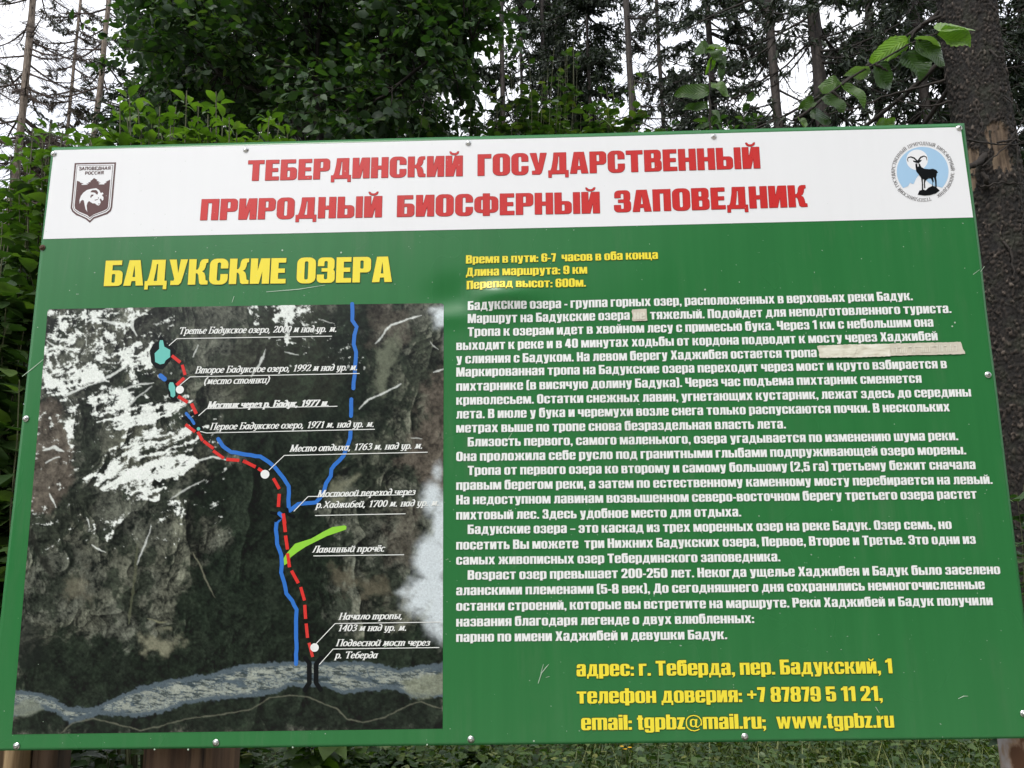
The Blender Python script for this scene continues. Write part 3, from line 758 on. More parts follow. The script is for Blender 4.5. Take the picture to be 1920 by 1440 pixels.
# river plain along the foot
riv_top = [(20, 1293), (60, 1296), (100, 1308), (125, 1325), (175, 1328), (210, 1310), (260, 1288), (330, 1272), (400, 1262), (450, 1248), (500, 1243), (550, 1240), (640, 1240), (700, 1242), (750, 1255), (790, 1248), (835, 1240)]
riv_bot = [(835, 1308), (770, 1308), (740, 1292), (690, 1296), (640, 1302), (610, 1288), (540, 1287), (520, 1300), (480, 1306), (410, 1312), (350, 1320), (300, 1338), (250, 1345), (190, 1340), (130, 1358), (110, 1340), (80, 1328), (20, 1345)]
rp = riv_top + riv_bot
d = poly_sd(X, Y, rp) + 5 * (fbm(X / 8, Y / 8, 171, 3) - .5)
blue = lin(84, 98, 106)[None] * (.85 + .3 * fine)[:, None]
lay(smooth(d + 7 * (fbm(X / 5, Y / 4, 173, 3) - .5), -1.5, 1.5), blue, .9)
# gravel bars
cell = np.full(X.shape, 9.0); cell2 = np.full(X.shape, 9.0)
gx, gy = (X + 10 * (fbm(X / 14, Y / 14, 181, 3) - .5)) / 13.0, (Y + 8 * (fbm(X / 14, Y / 14, 183, 3) - .5)) / 6.0
ix, iy = np.floor(gx), np.floor(gy)
for ox in (-1, 0, 1):
    for oy in (-1, 0, 1):
        a, b = ix + ox, iy + oy
        jx = np.modf(np.abs(np.sin(a * 127.1 + b * 311.7) * 43758.5453))[0]; jy = np.modf(np.abs(np.sin(a * 269.5 + b * 183.3) * 43758.5453))[0]
        q = np.hypot(gx - a - jx, gy - b - jy)
        cell2 = np.minimum(cell2, np.maximum(cell, q)); cell = np.minimum(cell, q)
bars = smooth(cell2 - cell, .06, .17) * smooth(d, 5, 9) * smooth(fbm(X / 30, Y / 12, 187, 3), .36, .46)
lay(bars, lin(142, 150, 142)[None] * (.55 + .85 * fine)[:, None], .85)
rb = fbm((X + Y * .5) / 16, (Y - X * .12) / 3.6, 189, 4, .65)
lay(smooth(rb, .50, .58) * smooth(d, 8, 13) * smooth(fbm(X / 40, Y / 16, 197, 3), .38, .5), lin(156, 162, 150)[None] * (.6 + .75 * fine)[:, None], .85)
lay(smooth(rb, .44, .38) * smooth(d, 7, 11), lin(40, 52, 52)[None] * (.7 + .5 * fine)[:, None], .75)
lay(soft([(20, 1320), (60, 1312), (80, 1330), (60, 1345), (22, 1345)], 4, 6), lin(128, 136, 122)[None] * (.6 + .6 * fine)[:, None], .8)
lay(soft([(755, 1282), (790, 1270), (832, 1262), (832, 1300), (775, 1306)], 5, 8), lin(132, 138, 118)[None] * (.55 + .75 * fine)[:, None], .8)
gully([(112, 1378), (135, 1357), (175, 1347), (215, 1358), (262, 1370), (300, 1363), (345, 1348), (400, 1342), (470, 1330), (505, 1308), (545, 1305), (580, 1308), (610, 1322), (630, 1328), (650, 1348), (680, 1356), (720, 1345), (770, 1320), (790, 1316), (812, 1326), (832, 1328)], 1.2, .75, lin(112, 114, 98)[None] + 0 * rock)
# clouds over the right edge
cl = np.zeros(X.shape)
for (px_, py_, rx, ry, a) in ((826, 598, 18, 26, .95), (812, 580, 18, 12, .7), (834, 640, 8, 40, .5), (820, 885, 12, 26, .7), (812, 935, 22, 34, .9), (830, 985, 20, 60, 1.1),
                              (812, 1050, 32, 44, 1.3), (796, 1120, 40, 36, 1.35), (822, 1130, 34, 60, 1.3), (765, 1110, 26, 14, .8)):
    cl = np.maximum(cl, a * np.exp(-(((X - px_) / rx) ** 2 + ((Y - py_) / ry) ** 2) * .8))
cl = .97 * smooth(cl * (.15 + 1.75 * fbm(X / 30 + .4 * fbm(X / 12, Y / 12, 195, 3), Y / 30, 191, 5, .62)), .22, 1.05)
lay(cl, lin(214, 224, 228)[None] + 0 * rock, .92)
c = np.clip(c * 0.97, 0.004, 0.85)
# rounded upper left corner: drop the few cells outside the arc
fc = np.stack([X, Y], 1)[F].mean(1)
keep = ~((fc[:, 0] < 98) & (fc[:, 1] < 588) & (np.hypot(fc[:, 0] - 98, fc[:, 1] - 588) > 9))
keep &= ~((fc[:, 0] > 824) & (fc[:, 1] < 576) & (np.hypot(fc[:, 0] - 824, fc[:, 1] - 576) > 9))
M_map, nt, p, o_ = new_mat('satellite map print')
av = attr_node(nt, 'ink', 'Color')
v = coords(nt)
nz = ramp(nt, noise(nt, v, 330, 4, .75), [(0.3, (.8, .8, .8)), (0.7, (1.18, 1.18, 1.18))])
nt.links.new(mix(nt, av, nz, 1.0, 'MULTIPLY'), p.inputs['Base Color'])
p.inputs['Roughness'].default_value = 0.3; p.inputs['Specular IOR Level'].default_value = .3
mesh_obj('map_print', board_pts(X, Y, 0.0006), F[keep], M_map, board, attr={'ink': c})

def ribbon_poly(P, w, caps=True):
    P = [np.array(q, float) for q in P]
    n = len(P); L, Rr = [], []
    ws = w if isinstance(w, (list, tuple)) else [w] * n
    for i_ in range(n):
        a = P[max(0, i_ - 1)]; b = P[min(n - 1, i_ + 1)]
        d = (b - a); d /= (np.hypot(*d) + 1e-9); nn = np.array([-d[1], d[0]]) * ws[i_] / 2
        L.append(P[i_] + nn); Rr.append(P[i_] - nn)
    out = [tuple(q) for q in L]
    if caps:
        d = P[-1] - P[-2]; d /= np.hypot(*d); a0 = math.atan2(d[1], d[0])
        out += [tuple(P[-1] + ws[-1] / 2 * np.array([math.cos(a0 + s), math.sin(a0 + s)])) for s in (1.05, .5, 0, -.5, -1.05)]
    out += [tuple(q) for q in Rr[::-1]]
    if caps:
        d = P[0] - P[1]; d /= np.hypot(*d); a0 = math.atan2(d[1], d[0])
        out += [tuple(P[0] + ws[0] / 2 * np.array([math.cos(a0 + s), math.sin(a0 + s)])) for s in (1.05, .5, 0, -.5, -1.05)]
    return out
def print_shapes(name, polys, mat, off, label=None, holes=()):
    prims = list(polys)
    if holes: prims = prims + ['-'] + list(holes)
    V, T = tri_glyph(prims)
    o = mesh_obj(name, board_pts(V[:, 0], V[:, 1], off), T, mat, board)
    if label: o['label'] = label
    return o
def densify(P, jit=1.0):
    out = []
    for a, b in zip(P[:-1], P[1:]):
        n = max(1, int(math.hypot(b[0] - a[0], b[1] - a[1]) / 9))
        for k_ in range(n):
            t_ = k_ / n
            out.append((a[0] + (b[0] - a[0]) * t_ + rnd.uniform(-jit, jit) * .6, a[1] + (b[1] - a[1]) * t_ + rnd.uniform(-jit, jit) * .6))
    return out + [P[-1]]
c3 = lambda P: [(a / 3.273, 540 + b / 3.273) for a, b in P]
c4 = lambda P: [(400 + a / 3.272, 540 + b / 3.272) for a, b in P]
c6 = lambda P: [(400 + a / 3, 960 + b / 3) for a, b in P]
disc = lambda x_, y_, r, n=18: [(x_ + r * math.cos(6.2832 * t_ / n), y_ + r * math.sin(6.2832 * t_ / n)) for t_ in range(n)]

print_shapes('river_line', [ribbon_poly(densify(c4([(853, 100), (855, 200), (882, 240), (868, 290), (862, 345), (878, 395), (870, 480), (860, 616)])), 7.2)], M_blue, .0010, 'blue river drawn down from the upper edge of the map')
print_shapes('river_line', [ribbon_poly(densify(c4([(848, 682), (845, 785)])), 7.2)], M_blue, .0010)
print_shapes('river_line', [ribbon_poly(densify(c4([(842, 880), (842, 920), (830, 950), (800, 1030), (745, 1085), (725, 1110), (720, 1155), (690, 1200), (680, 1245), (655, 1290), (630, 1315), (520, 1325), (470, 1365)])), 7.4)], M_blue, .0010)
print_shapes('river_line', [ribbon_poly(densify(c4([(30, 925), (60, 970), (110, 1005), (200, 1022), (290, 1035), (340, 1065), (380, 1100), (430, 1165), (463, 1215), (462, 1300), (465, 1365)])), 7.4)], M_blue, .0011, 'blue river curving beside the red trail')
print_shapes('river_line', [ribbon_poly(densify(c6([(372, 40), (357, 60), (352, 100), (358, 180), (380, 240), (385, 300), (382, 340), (400, 400), (412, 460), (445, 500), (468, 550), (464, 650), (468, 740), (465, 855)])), 7.4)], M_blue, .0010, 'blue river running down to the valley floor')
grow = lambda P, k: [(sum(q[0] for q in P) / len(P) + (a - sum(q[0] for q in P) / len(P)) * k, sum(q[1] for q in P) / len(P) + (b - sum(q[1] for q in P) / len(P)) * k) for a, b in P]
print_shapes('lake_outline', [c3(grow([(990, 297), (1010, 325), (1050, 362), (1075, 388), (1065, 415), (1040, 445), (1000, 490), (960, 482), (937, 450), (930, 385), (950, 350), (975, 335)], 1.12))], M_black, .0010)
print_shapes('lake', [c3([(985, 322), (1003, 322), (1012, 362), (1048, 382), (1047, 425), (1020, 445), (1010, 465), (985, 470), (955, 455), (952, 402), (980, 375), (980, 340)])], M_teal, .0013, 'largest teal lake on the map')
print_shapes('river_line', [ribbon_poly(c3([(988, 540), (1012, 560)]), 9)], M_blue, .0012)
print_shapes('lake_outline', [c3(grow([(1015, 572), (1080, 570), (1090, 600), (1085, 640), (1085, 670), (1100, 692), (1065, 692), (1040, 662), (1035, 620)], 1.12))], M_black, .0010)
print_shapes('lake', [c3([(1045, 580), (1065, 580), (1078, 610), (1078, 662), (1065, 673), (1050, 665), (1048, 640), (1038, 620), (1038, 595)])], M_teal, .0013, 'middle teal lake on the map')
print_shapes('bridge_mark', [ribbon_poly(c3([(1125, 800), (1160, 792), (1185, 772), (1212, 782)]), 6), ribbon_poly(c3([(1150, 805), (1185, 845), (1235, 862)]), 8), ribbon_poly(c3([(1195, 862), (1222, 880)]), 7)], M_black, .0010)
print_shapes('river_line', [ribbon_poly(c3([(1145, 770), (1168, 798)]), 5.5), ribbon_poly(c3([(1178, 808), (1192, 832)]), 5.5)], M_blue, .0012)
print_shapes('lake', [disc(1220 / 3.273, 540 + 865 / 3.273, 3.4, 12)], M_teal, .0014, 'smallest teal lake on the map')
print_shapes('bridge_mark', [ribbon_poly([(509, 961), (521, 964), (524, 969), (517, 976)], 6), ribbon_poly([(538, 955), (540, 964), (551, 969)], 6), ribbon_poly([(524, 972), (534, 962)], 5)], M_black, .0012)
print_shapes('river_line', [ribbon_poly([(524, 963), (531, 969)], 8)], M_blue, .0014)
print_shapes('bridge_mark', [ribbon_poly(c6([(518, 822), (540, 850), (540, 960), (515, 1000)]), 9)], M_black, .0012, 'left black stroke of the suspension bridge mark')
print_shapes('bridge_mark', [ribbon_poly(c6([(606, 822), (578, 856), (578, 960), (603, 998)]), 9)], M_black, .0012, 'right black stroke of the suspension bridge mark')
print_shapes('avalanche_area', [c6([(740, 75), (750, 82), (748, 98), (690, 118), (640, 135), (580, 165), (520, 195), (470, 228), (435, 255), (415, 290), (398, 300), (395, 260), (410, 235), (460, 178), (550, 150), (620, 110), (670, 85)])], M_lime, .0012, 'bright green avalanche strip')
dashes = [c3(s) for s in ([(1062, 420), (1106, 455)], [(1123, 478), (1138, 530)], [(1130, 557), (1090, 594)], [(1100, 668), (1150, 700)], [(1180, 715), (1205, 768)], [(1145, 842), (1195, 880)], [(1218, 887), (1243, 933)],
                          [(1255, 943), (1308, 983)], [(1314, 1002), (1370, 1043)], [(1395, 1052), (1465, 1058)], [(1497, 1064), (1565, 1095)])]
dashes += [c4(s) for s in ([(192, 1064), (256, 1096)], [(280, 1110), (308, 1128)], [(372, 1172), (403, 1228)], [(405, 1268), (400, 1338)], [(430, 1388), (438, 1440)])]
dashes += [c6(s) for s in ([(397, 42), (405, 108)], [(407, 137), (417, 206)], [(418, 237), (428, 306)], [(442, 334), (476, 396)], [(493, 427), (512, 493)], [(515, 527), (519, 596)], [(523, 632), (530, 703)], [(540, 740), (558, 810)])]
for s in dashes:
    dl = math.hypot(s[1][0] - s[0][0], s[1][1] - s[0][1]); ux_, uy_ = (s[1][0] - s[0][0]) / dl * 1.6, (s[1][1] - s[0][1]) / dl * 1.6
    print_shapes('trail_dash', [ribbon_poly([(s[0][0] - ux_, s[0][1] - uy_), (s[1][0] + ux_, s[1][1] + uy_)], rnd.uniform(5.6, 6.4), caps=False)], M_trail, .0016)
for (mx, my, r) in ((1107 / 3.273, 540 + 625 / 3.273, 7.6), (400 + 318 / 3.272, 540 + 1143 / 3.272, 8.3), (590, 1214, 8.0)):
    print_shapes('waypoint_dot', [disc(mx, my, r)], M_text, .0019, 'round white waypoint on the trail')
LEAD = [[(318, 648.5), (333, 635.6), (623, 630.8)], [(338, 723), (357.5, 707), (674.5, 700.5)], [(373, 780), (388, 766.7), (633, 762)], [(376, 809), (388, 812), (703, 805)],
        [(504.5, 881.7), (533.5, 854), (802, 848)], [(551, 958.7), (578, 931), (776, 927.5)], [(591, 966.6), (760.7, 963.3)], [(587.7, 1042.3), (758, 1040)],
        [(593, 1206.7), (628.7, 1169), (826.7, 1166)], [(599, 1246), (625, 1216.7), (824, 1213.7)]]
for L_ in LEAD:
    print_shapes('leader_line', [ribbon_poly([a, b], 1.5, False) for a, b in zip(L_[:-1], L_[1:])], M_capt, .0018)
ital = lambda ch: pen(ch, 15.5, 7)
CAP = [('Третье Бадукское озеро, 2000 м над ур. м.', 336, 627, 632, 622.5, 0), ('Второе Бадукское озеро, 1992 м над ур. м.', 366.6, 700.4, 671, 694.3, 0), ('(место стоянки)', 382, 721, 505.5, 718.5, 0),
       ('Мостик через р. Бадук, 1977 м.', 389.5, 766, 617, 761.6, 1), ('Первое Бадукское озеро, 1971 м. над ур. м.', 394, 806, 702, 800.4, 0), ('Место отдыха, 1763 м. над ур. м.', 543.6, 847, 792.8, 841, 0),
       ('Мостовой переход через', 595, 932, 777.8, 927.6, 0), ('р.Хаджибей, 1700 м. над ур. м.', 592, 952.6, 824, 948, 0), ('Лавинный прочёс', 585, 1036, 720.7, 1033.8, 0),
       ('Начало тропы,', 635, 1161.7, 755, 1160, 0), ('1403 м над ур. м.', 633, 1183, 763, 1182, 0), ('Подвесной мост через', 630, 1211, 805, 1210, 0), ('р. Теберда', 628, 1234, 707, 1233.5, 0)]
for t_, x0, y0, x1, y1, bold in CAP:
    lay_text('map_caption', t_, (x0, y0), (x1, y1), 12.3, M_capt, .0021, glyph=(lambda ch: pen(ch, 22, 10)) if bold else ital, gap=3, space=26, slant=.21)

# ------------------------------------------------------------------ emblems in the header band
e1 = lambda P: [(100 + a / 9.0, 280 + b / 9.0) for a, b in P]
OUT = [(370, 240), (1068, 228), (1005, 990), (985, 1050), (930, 1100), (800, 1145), (700, 1180), (628, 1248), (560, 1190), (480, 1150), (400, 1120), (330, 1060), (305, 1000)]
def inset(P, k):
    cx, cy = 665, 700
    return [(a + (cx - a) / math.hypot(cx - a, cy - b) * k * 1.15, b + (cy - b) / math.hypot(cx - a, cy - b) * k * 1.15) for a, b in P]
print_shapes('shield_border', [e1(OUT)], M_maroon, .0010, 'maroon edge of the shield emblem')
print_shapes('shield_ground', [e1([(398, 266), (1040, 255), (980, 985), (960, 1035), (905, 1078), (790, 1120), (690, 1155), (632, 1212), (570, 1165), (480, 1125), (420, 1095), (355, 1045), (332, 990)])], M_white, .0012)
IN1 = [(410, 284), (1022, 273), (963, 985), (945, 1025), (895, 1062), (780, 1104), (685, 1138), (634, 1192), (578, 1148), (480, 1104), (430, 1080), (368, 1035), (348, 988)]
IN2 = [(418, 293), (1013, 282), (955, 980), (937, 1019), (889, 1053), (776, 1095), (680, 1128), (634, 1180), (584, 1140), (486, 1096), (436, 1072), (376, 1028), (357, 985)]
print_shapes('shield_inner_line', [e1(IN1)], M_maroon, .0014)
print_shapes('shield_field', [e1(IN2)], M_white, .0016)
print_shapes('shield_forest', [e1([(413, 540), (470, 562), (465, 572), (525, 588), (490, 598), (495, 612), (600, 608), (570, 592), (618, 586), (600, 570), (650, 560), (635, 546), (665, 530), (700, 495), (735, 515), (758, 530), (745, 544), (790, 555), (770, 568), (815, 576), (775, 594), (790, 604), (880, 604), (870, 592), (915, 572), (895, 562), (975, 522), (940, 980), (925, 1015), (870, 1045), (690, 1115), (632, 1160), (590, 1122), (450, 1062), (385, 1015), (375, 960)])], M_maroon, .0018, 'maroon spruce skyline of the shield emblem')
print_shapes('shield_bear', [e1([(460, 935), (458, 870), (480, 800), (520, 745), (580, 700), (650, 680), (740, 668), (790, 700), (815, 750), (850, 740), (862, 765), (835, 785), (862, 820), (862, 860), (840, 882), (825, 850), (805, 845), (800, 860), (815, 905), (800, 950), (775, 962), (740, 945), (720, 925), (680, 925), (640, 900), (620, 885), (595, 910), (580, 960), (585, 1030), (592, 1070), (560, 1020), (540, 920), (530, 875), (505, 865), (480, 885)])], M_white, .0020, 'white bear of the shield emblem',
             holes=[e1(q) for q in ([(640, 735), (670, 700), (740, 700), (772, 735), (765, 775), (740, 770), (720, 745), (690, 740)], [(640, 810), (655, 778), (695, 775), (690, 800), (665, 810), (650, 840)], [(712, 865), (770, 850), (775, 858), (720, 880)], [(770, 930), (800, 925), (795, 940), (775, 942)], [(770, 815), (785, 830), (780, 850), (772, 840)])])
sans = lambda ch: pen(ch, 17, 16, False)
lay_text('emblem_lettering', 'ЗАПОВЕДНАЯ', e1([(445, 362)])[0], e1([(978, 352)])[0], 5.6, M_maroon, .0022, glyph=sans, gap=10)
lay_text('emblem_lettering', 'РОССИЯ', e1([(548, 437)])[0], e1([(860, 430)])[0], 5.4, M_maroon, .0022, glyph=sans, gap=10)
e2 = lambda P: [(1650 + a / 9.6, 250 + b / 9.6) for a, b in P]
ring = [(765 + 465 * math.cos(a), 690 + 445 * math.sin(a)) for a in np.linspace(math.radians(138.5), math.radians(401), 44)]
print_shapes('roundel_sky', [e2(ring + [(1060, 968), (970, 950), (900, 910), (862, 880), (820, 840), (740, 740), (700, 752), (680, 770), (645, 820), (600, 915), (572, 908), (540, 890), (500, 955)])], M_sky, .0010, 'pale blue sky of the round emblem')
print_shapes('roundel_moon', [e2([(665 + 195 * math.cos(a), 480 + 185 * math.sin(a)) for a in np.linspace(0, 6.2, 28)])], M_white, .0012)
print_shapes('roundel_goat', [e2(q) for q in ([(590, 490), (630, 500), (650, 488), (700, 488), (748, 480), (735, 510), (710, 525), (715, 560), (740, 610), (790, 640), (880, 650), (950, 640), (1010, 665), (1040, 715), (1020, 720), (1015, 760), (1005, 800), (1015, 860), (1015, 975), (990, 975), (985, 870), (965, 800), (950, 800), (965, 870), (945, 900), (945, 965), (930, 965), (940, 880), (910, 815), (860, 820), (820, 850), (805, 890), (810, 990), (790, 990), (785, 880), (790, 830), (765, 825), (775, 1025), (750, 1025), (748, 900), (735, 800), (690, 740), (650, 690), (635, 600), (630, 530), (595, 515)],
    ribbon_poly([(655, 492), (610, 448), (550, 427), (505, 440), (490, 475), (503, 515)], [26, 26, 22, 18, 15, 8]), ribbon_poly([(688, 492), (730, 435), (790, 412), (830, 432), (842, 490)], [26, 26, 22, 18, 8]),
    [(675, 1105), (705, 1035), (770, 1015), (820, 1030), (870, 980), (940, 950), (1000, 968), (1070, 1035), (1000, 1085), (900, 1115), (800, 1125)])], M_black, .0014, 'black mountain goat of the round emblem')
print_shapes('roundel_face', [e2(q) for q in ([(632, 532), (650, 535), (648, 560), (638, 560)], [(698, 535), (718, 532), (714, 552), (702, 556)], [(668, 540), (684, 540), (690, 590), (680, 612), (668, 596)])], M_white, .0017)
ringtxt = 'ТЕБЕРДИНСКИЙ ГОСУДАРСТВЕННЫЙ ПРИРОДНЫЙ БИОСФЕРНЫЙ ЗАПОВЕДНИК'
ser = lambda ch: pen(ch, 13, 6)
items, px_ = [], 0.0
for ch in ringtxt:
    if ch == ' ': px_ += 42; continue
    w_, V_, T_ = ser(ch); items.append((px_, V_, T_)); px_ += w_ + 9
tot = px_ - 9; Vs, Ts, n_ = [], [], 0
for x0, V_, T_ in items:
    ang = math.radians(-16) + math.radians(347) * (V_[:, 0] + x0) / tot
    q = 1 + V_[:, 1] / 100 * 0.118
    Vs.append(np.stack([1650 + (768 - -1 * 505 * q * np.sin(-ang)) / 9.6, 250 + (692 + 482 * q * np.cos(ang)) / 9.6], 1)); Ts.append(T_ + n_); n_ += len(V_)
V_ = np.concatenate(Vs); T_ = np.concatenate(Ts)
o = mesh_obj('emblem_lettering', board_pts(V_[:, 0], V_[:, 1], .0012), T_, M_grey, board)
o['label'] = 'grey serif lettering in a ring round the emblem'

# ------------------------------------------------------------------ screws, tape, scratches, posts
M_steel = plain('galvanised steel', (0.62, 0.62, 0.60), 0.28, 1.0, var=0.2, scale=120)
M_rust = plain('rusty steel', (0.09, 0.05, 0.03), 0.7, 0.3, var=0.4, scale=160)
def screw_mesh(mat):
    prof = [(0.0062, 0.0), (0.0066, -0.0006), (0.0062, -0.0012), (0.0046, -0.0014), (0.0043, -0.0028), (0.0034, -0.0044), (0.0018, -0.0052)]
    n = 16; V = []; F = []
    for r, y_ in prof:
        for k_ in range(n): V.append((r * math.cos(6.2832 * k_ / n), y_, r * math.sin(6.2832 * k_ / n)))
    for j in range(len(prof) - 1):
        for k_ in range(n):
            F.append((j * n + k_, j * n + (k_ + 1) % n, (j + 1) * n + (k_ + 1) % n, (j + 1) * n + k_))
    V.append((0, -0.0036, 0)); l = len(V) - 1; j = len(prof) - 1
    tri = [(j * n + k_, j * n + (k_ + 1) % n, l) for k_ in range(n)]
    o_ = mesh_obj('screw', np.array(V), [np.array(F), np.array(tri)], mat, board, smooth=False)
    return o_
s0 = screw_mesh(M_steel)
SP = [(102, 289), (461, 281), (878, 268.5), (1338, 256), (1798, 240.5), (49, 785), (1852, 703), (31, 1399), (405, 1392.5), (883, 1386), (1396, 1381), (1919, 1338)]
for k_, q in enumerate(SP):
    o = s0 if k_ == 0 else link(s0.copy(), board)
    P_ = board_pts(*[np.array([w_]) for w_ in q], .0008)[0]
    o.location = P_; o.rotation_euler = (rnd.uniform(-.05, .05), rnd.uniform(0, 3), rnd.uniform(-.05, .05))
o = link(s0.copy(), board); o.data = s0.data.copy(); o.data.materials[0] = M_rust
o.location = board_pts(np.array([81.]), np.array([465.]), .0008)[0]; o['label'] = 'rusty screw below the white band'
# paper tape
M_tape, nt, p, o_ = new_mat('masking tape')
v = coords(nt)
tc = ramp(nt, noise(nt, coords(nt, (9, 9, 30)), 4, 4), [(0.35, (0.56, 0.53, 0.42)), (0.5, (0.70, 0.68, 0.56)), (0.68, (0.78, 0.76, 0.66))])
nt.links.new(tc, p.inputs['Base Color']); p.inputs['Roughness'].default_value = .7
bump(nt, p, noise(nt, coords(nt, (1, 1, 4)), 60, 4), .5, .0015)
M_tape2 = plain('thin masking tape', (0.60, 0.56, 0.46), .65, var=.1, scale=60, bmp=.5, bd=.0012)
M_ghost = plain('covered lettering', (0.68, 0.66, 0.56), .65, var=.08, scale=90)
def strip(name, P, off, mat, label):
    n = 40; (a, b, c_, d_) = P
    T_ = np.linspace(0, 1, n)
    xs = []; ys = []
    for v_ in np.linspace(0, 1, 6):
        for t_ in T_:
            x_ = (1 - v_) * (a[0] + (b[0] - a[0]) * t_) + v_ * (d_[0] + (c_[0] - d_[0]) * t_)
            y_ = (1 - v_) * (a[1] + (b[1] - a[1]) * t_) + v_ * (d_[1] + (c_[1] - d_[1]) * t_)
            edge = rnd.uniform(-.5, .5)
            xs.append(x_ + (edge * 2 if t_ in (0, 1) else 0)); ys.append(y_ + edge)
    P_ = board_pts(np.array(xs), np.array(ys), off)
    P_[:, 1] -= np.abs(nr.normal(0, .0005, len(P_)))
    i_ = np.arange(6 * n).reshape(6, n)
    F_ = np.stack([i_[:-1, :-1], i_[1:, :-1], i_[1:, 1:], i_[:-1, 1:]], -1).reshape(-1, 4)
    o = mesh_obj(name, P_, F_, mat, board); o['label'] = label
strip('tape_strip', [(1640, 645.5), (1801, 641.5), (1808.5, 664), (1655, 668)], .0016, M_tape2, 'thin paper tape over the end of a text line')
strip('tape_strip', [(1598, 646.5), (1666, 645.5), (1669, 668.5), (1596, 671)], .0030, M_tape, 'middle piece of paper tape over a text line')
strip('tape_strip', [(1531, 649), (1606, 646), (1599, 670.5), (1536, 671.5)], .0040, M_tape, 'left piece of paper tape over a text line')
strip('tape_strip', [(1184.5, 581), (1212, 579.5), (1214, 601.5), (1186, 602.5)], .0018, M_tape2, 'small square of paper tape over a word')
lay_text('covered_lettering', 'не', (1188, 599.5), (1209, 599), 16, M_ghost, .0030, gap=6)
gb = []
for k_ in range(34):
    x_ = 1672 + k_ * 3.6 + rnd.uniform(-.6, .6); y_ = 663 - k_ * .12; h_ = rnd.choice((7, 11, 12, 13))
    if rnd.random() < .3: gb.append([(x_, y_ - 12), (x_ + 4, y_ - 12), (x_ + 4, y_ - 10), (x_, y_ - 10)])
    else: gb.append([(x_, y_ - h_), (x_ + 1.8, y_ - h_), (x_ + 1.6, y_), (x_ - .2, y_)])
print_shapes('covered_lettering', gb, M_ghost, .0030)['kind'] = 'stuff'
# scratches and chips
M_chip = plain('bare scratched metal', (0.42, 0.55, 0.42), .5, var=.2, scale=60)
SC = [[(1009, 1281), (1015, 1262), (1023, 1252), (1029, 1245)], [(1014, 1262), (1019, 1245)], [(1796, 1310), (1806, 1305), (1815, 1305)], [(42, 706), (60, 692), (82, 674)], [(1824, 515), (1836, 506)],
      [(1845, 500), (1838, 510)], [(1030, 1268), (1023, 1270)], [(500, 548), (560, 543), (610, 535)], [(1641, 1325), (1648, 1336)], [(948, 830), (960, 812)], [(440, 556), (436, 568)], [(720, 1213), (735, 1207), (750, 1215)]]
for s in SC:
    print_shapes('scratch', [ribbon_poly(s, [1.0] + [1.5] * (len(s) - 2) + [.6], False)], M_chip, .0011)
chips = []
for k_ in range(170):
    x_, y_ = rnd.uniform(60, 1880), rnd.uniform(430, 1400)
    if 90 < x_ < 832 and 560 < y_ < 1380: continue
    chips.append(disc(x_, y_, rnd.uniform(.4, 1.0), 5))
for q in ((290, 1405), (353, 1405), (549, 1401), (801, 1396), (1001, 1389), (640, 474), (530, 470), (1322, 543), (1790, 605), (1785, 612)): chips.append(disc(*q, 1.7, 7))
print_shapes('paint_chips', chips, M_chip, .0010)['kind'] = 'stuff'

# posts
def tube(P, Rd, n=8, close=False):
    P = np.asarray(P, float); m_ = len(P); Rd = np.broadcast_to(np.asarray(Rd, float), (m_,))
    T_ = np.gradient(P, axis=0); T_ /= (np.linalg.norm(T_, axis=1)[:, None] + 1e-9)
    ref = np.array([0.31, 0.87, 0.2]); ref = np.where(np.abs(T_ @ ref)[:, None] > .9, np.array([1., 0, 0]), ref)
    A = np.cross(T_, ref); A /= np.linalg.norm(A, axis=1)[:, None]; B = np.cross(T_, A)
    an = np.linspace(0, 2 * math.pi, n, endpoint=False)
    V = P[:, None] + Rd[:, None, None] * (np.cos(an)[None, :, None] * A[:, None] + np.sin(an)[None, :, None] * B[:, None])
    i_ = np.arange(m_ * n).reshape(m_, n); j_ = np.roll(i_, -1, 1)
    F_ = np.stack([i_[:-1], j_[:-1], j_[1:], i_[1:]], -1).reshape(-1, 4)
    return V.reshape(-1, 3), F_
def post(name, xpix, yy, w, d, mat, label, z1, rough=.006, seed=0):
    c0 = on_plane(xpix, 1425, yy)[0]
    zs = np.linspace(0, z1, 60); an = np.linspace(0, 2 * math.pi, 28, endpoint=False)
    V = []
    for z in zs:
        for a in an:
            r = 1 + .10 * (vnoise(np.array([a * 3.0 + seed]), np.array([z * 2.0]), 5)[0] - .5) + rough / w * 6 * (vnoise(np.array([math.cos(a) * 9 + seed]), np.array([math.sin(a) * 9 + z * 1.6]), 9)[0] - .5)
            ca, sa = math.cos(a), math.sin(a)
            k_ = (abs(ca) ** 3.2 + abs(sa) ** 3.2) ** (-1 / 3.2)
            V.append((c0[0] + ca * k_ * w / 2 * r, yy + d / 2 + sa * k_ * d / 2 * r, z))
    i_ = np.arange(60 * 28).reshape(60, 28); j_ = np.roll(i_, -1, 1)
    F_ = np.stack([i_[:-1], j_[:-1], j_[1:], i_[1:]], -1).reshape(-1, 4)
    o = mesh_obj(name, np.array(V), F_, mat, board, smooth=True); o['label'] = label
def wood(name, a, b, c_, sc_=(26, 26, 1.6)):
    m, nt, p, o_ = new_mat(name)
    v = coords(nt, sc_)
    n1 = noise(nt, v, 1.0, 6, .65)
    col = ramp(nt, n1, [(0.3, a), (0.5, b), (0.72, c_)])
    dk = ramp(nt, noise(nt, coords(nt, (60, 60, 3)), 1, 3), [(0.55, (0, 0, 0)), (0.68, (1, 1, 1))])
    col = mix(nt, col, tuple(x_ * .4 for x_ in a), dk)
    nt.links.new(col, p.inputs['Base Color']); p.inputs['Roughness'].default_value = .75
    bump(nt, p, n1, .8, .006)
    return m
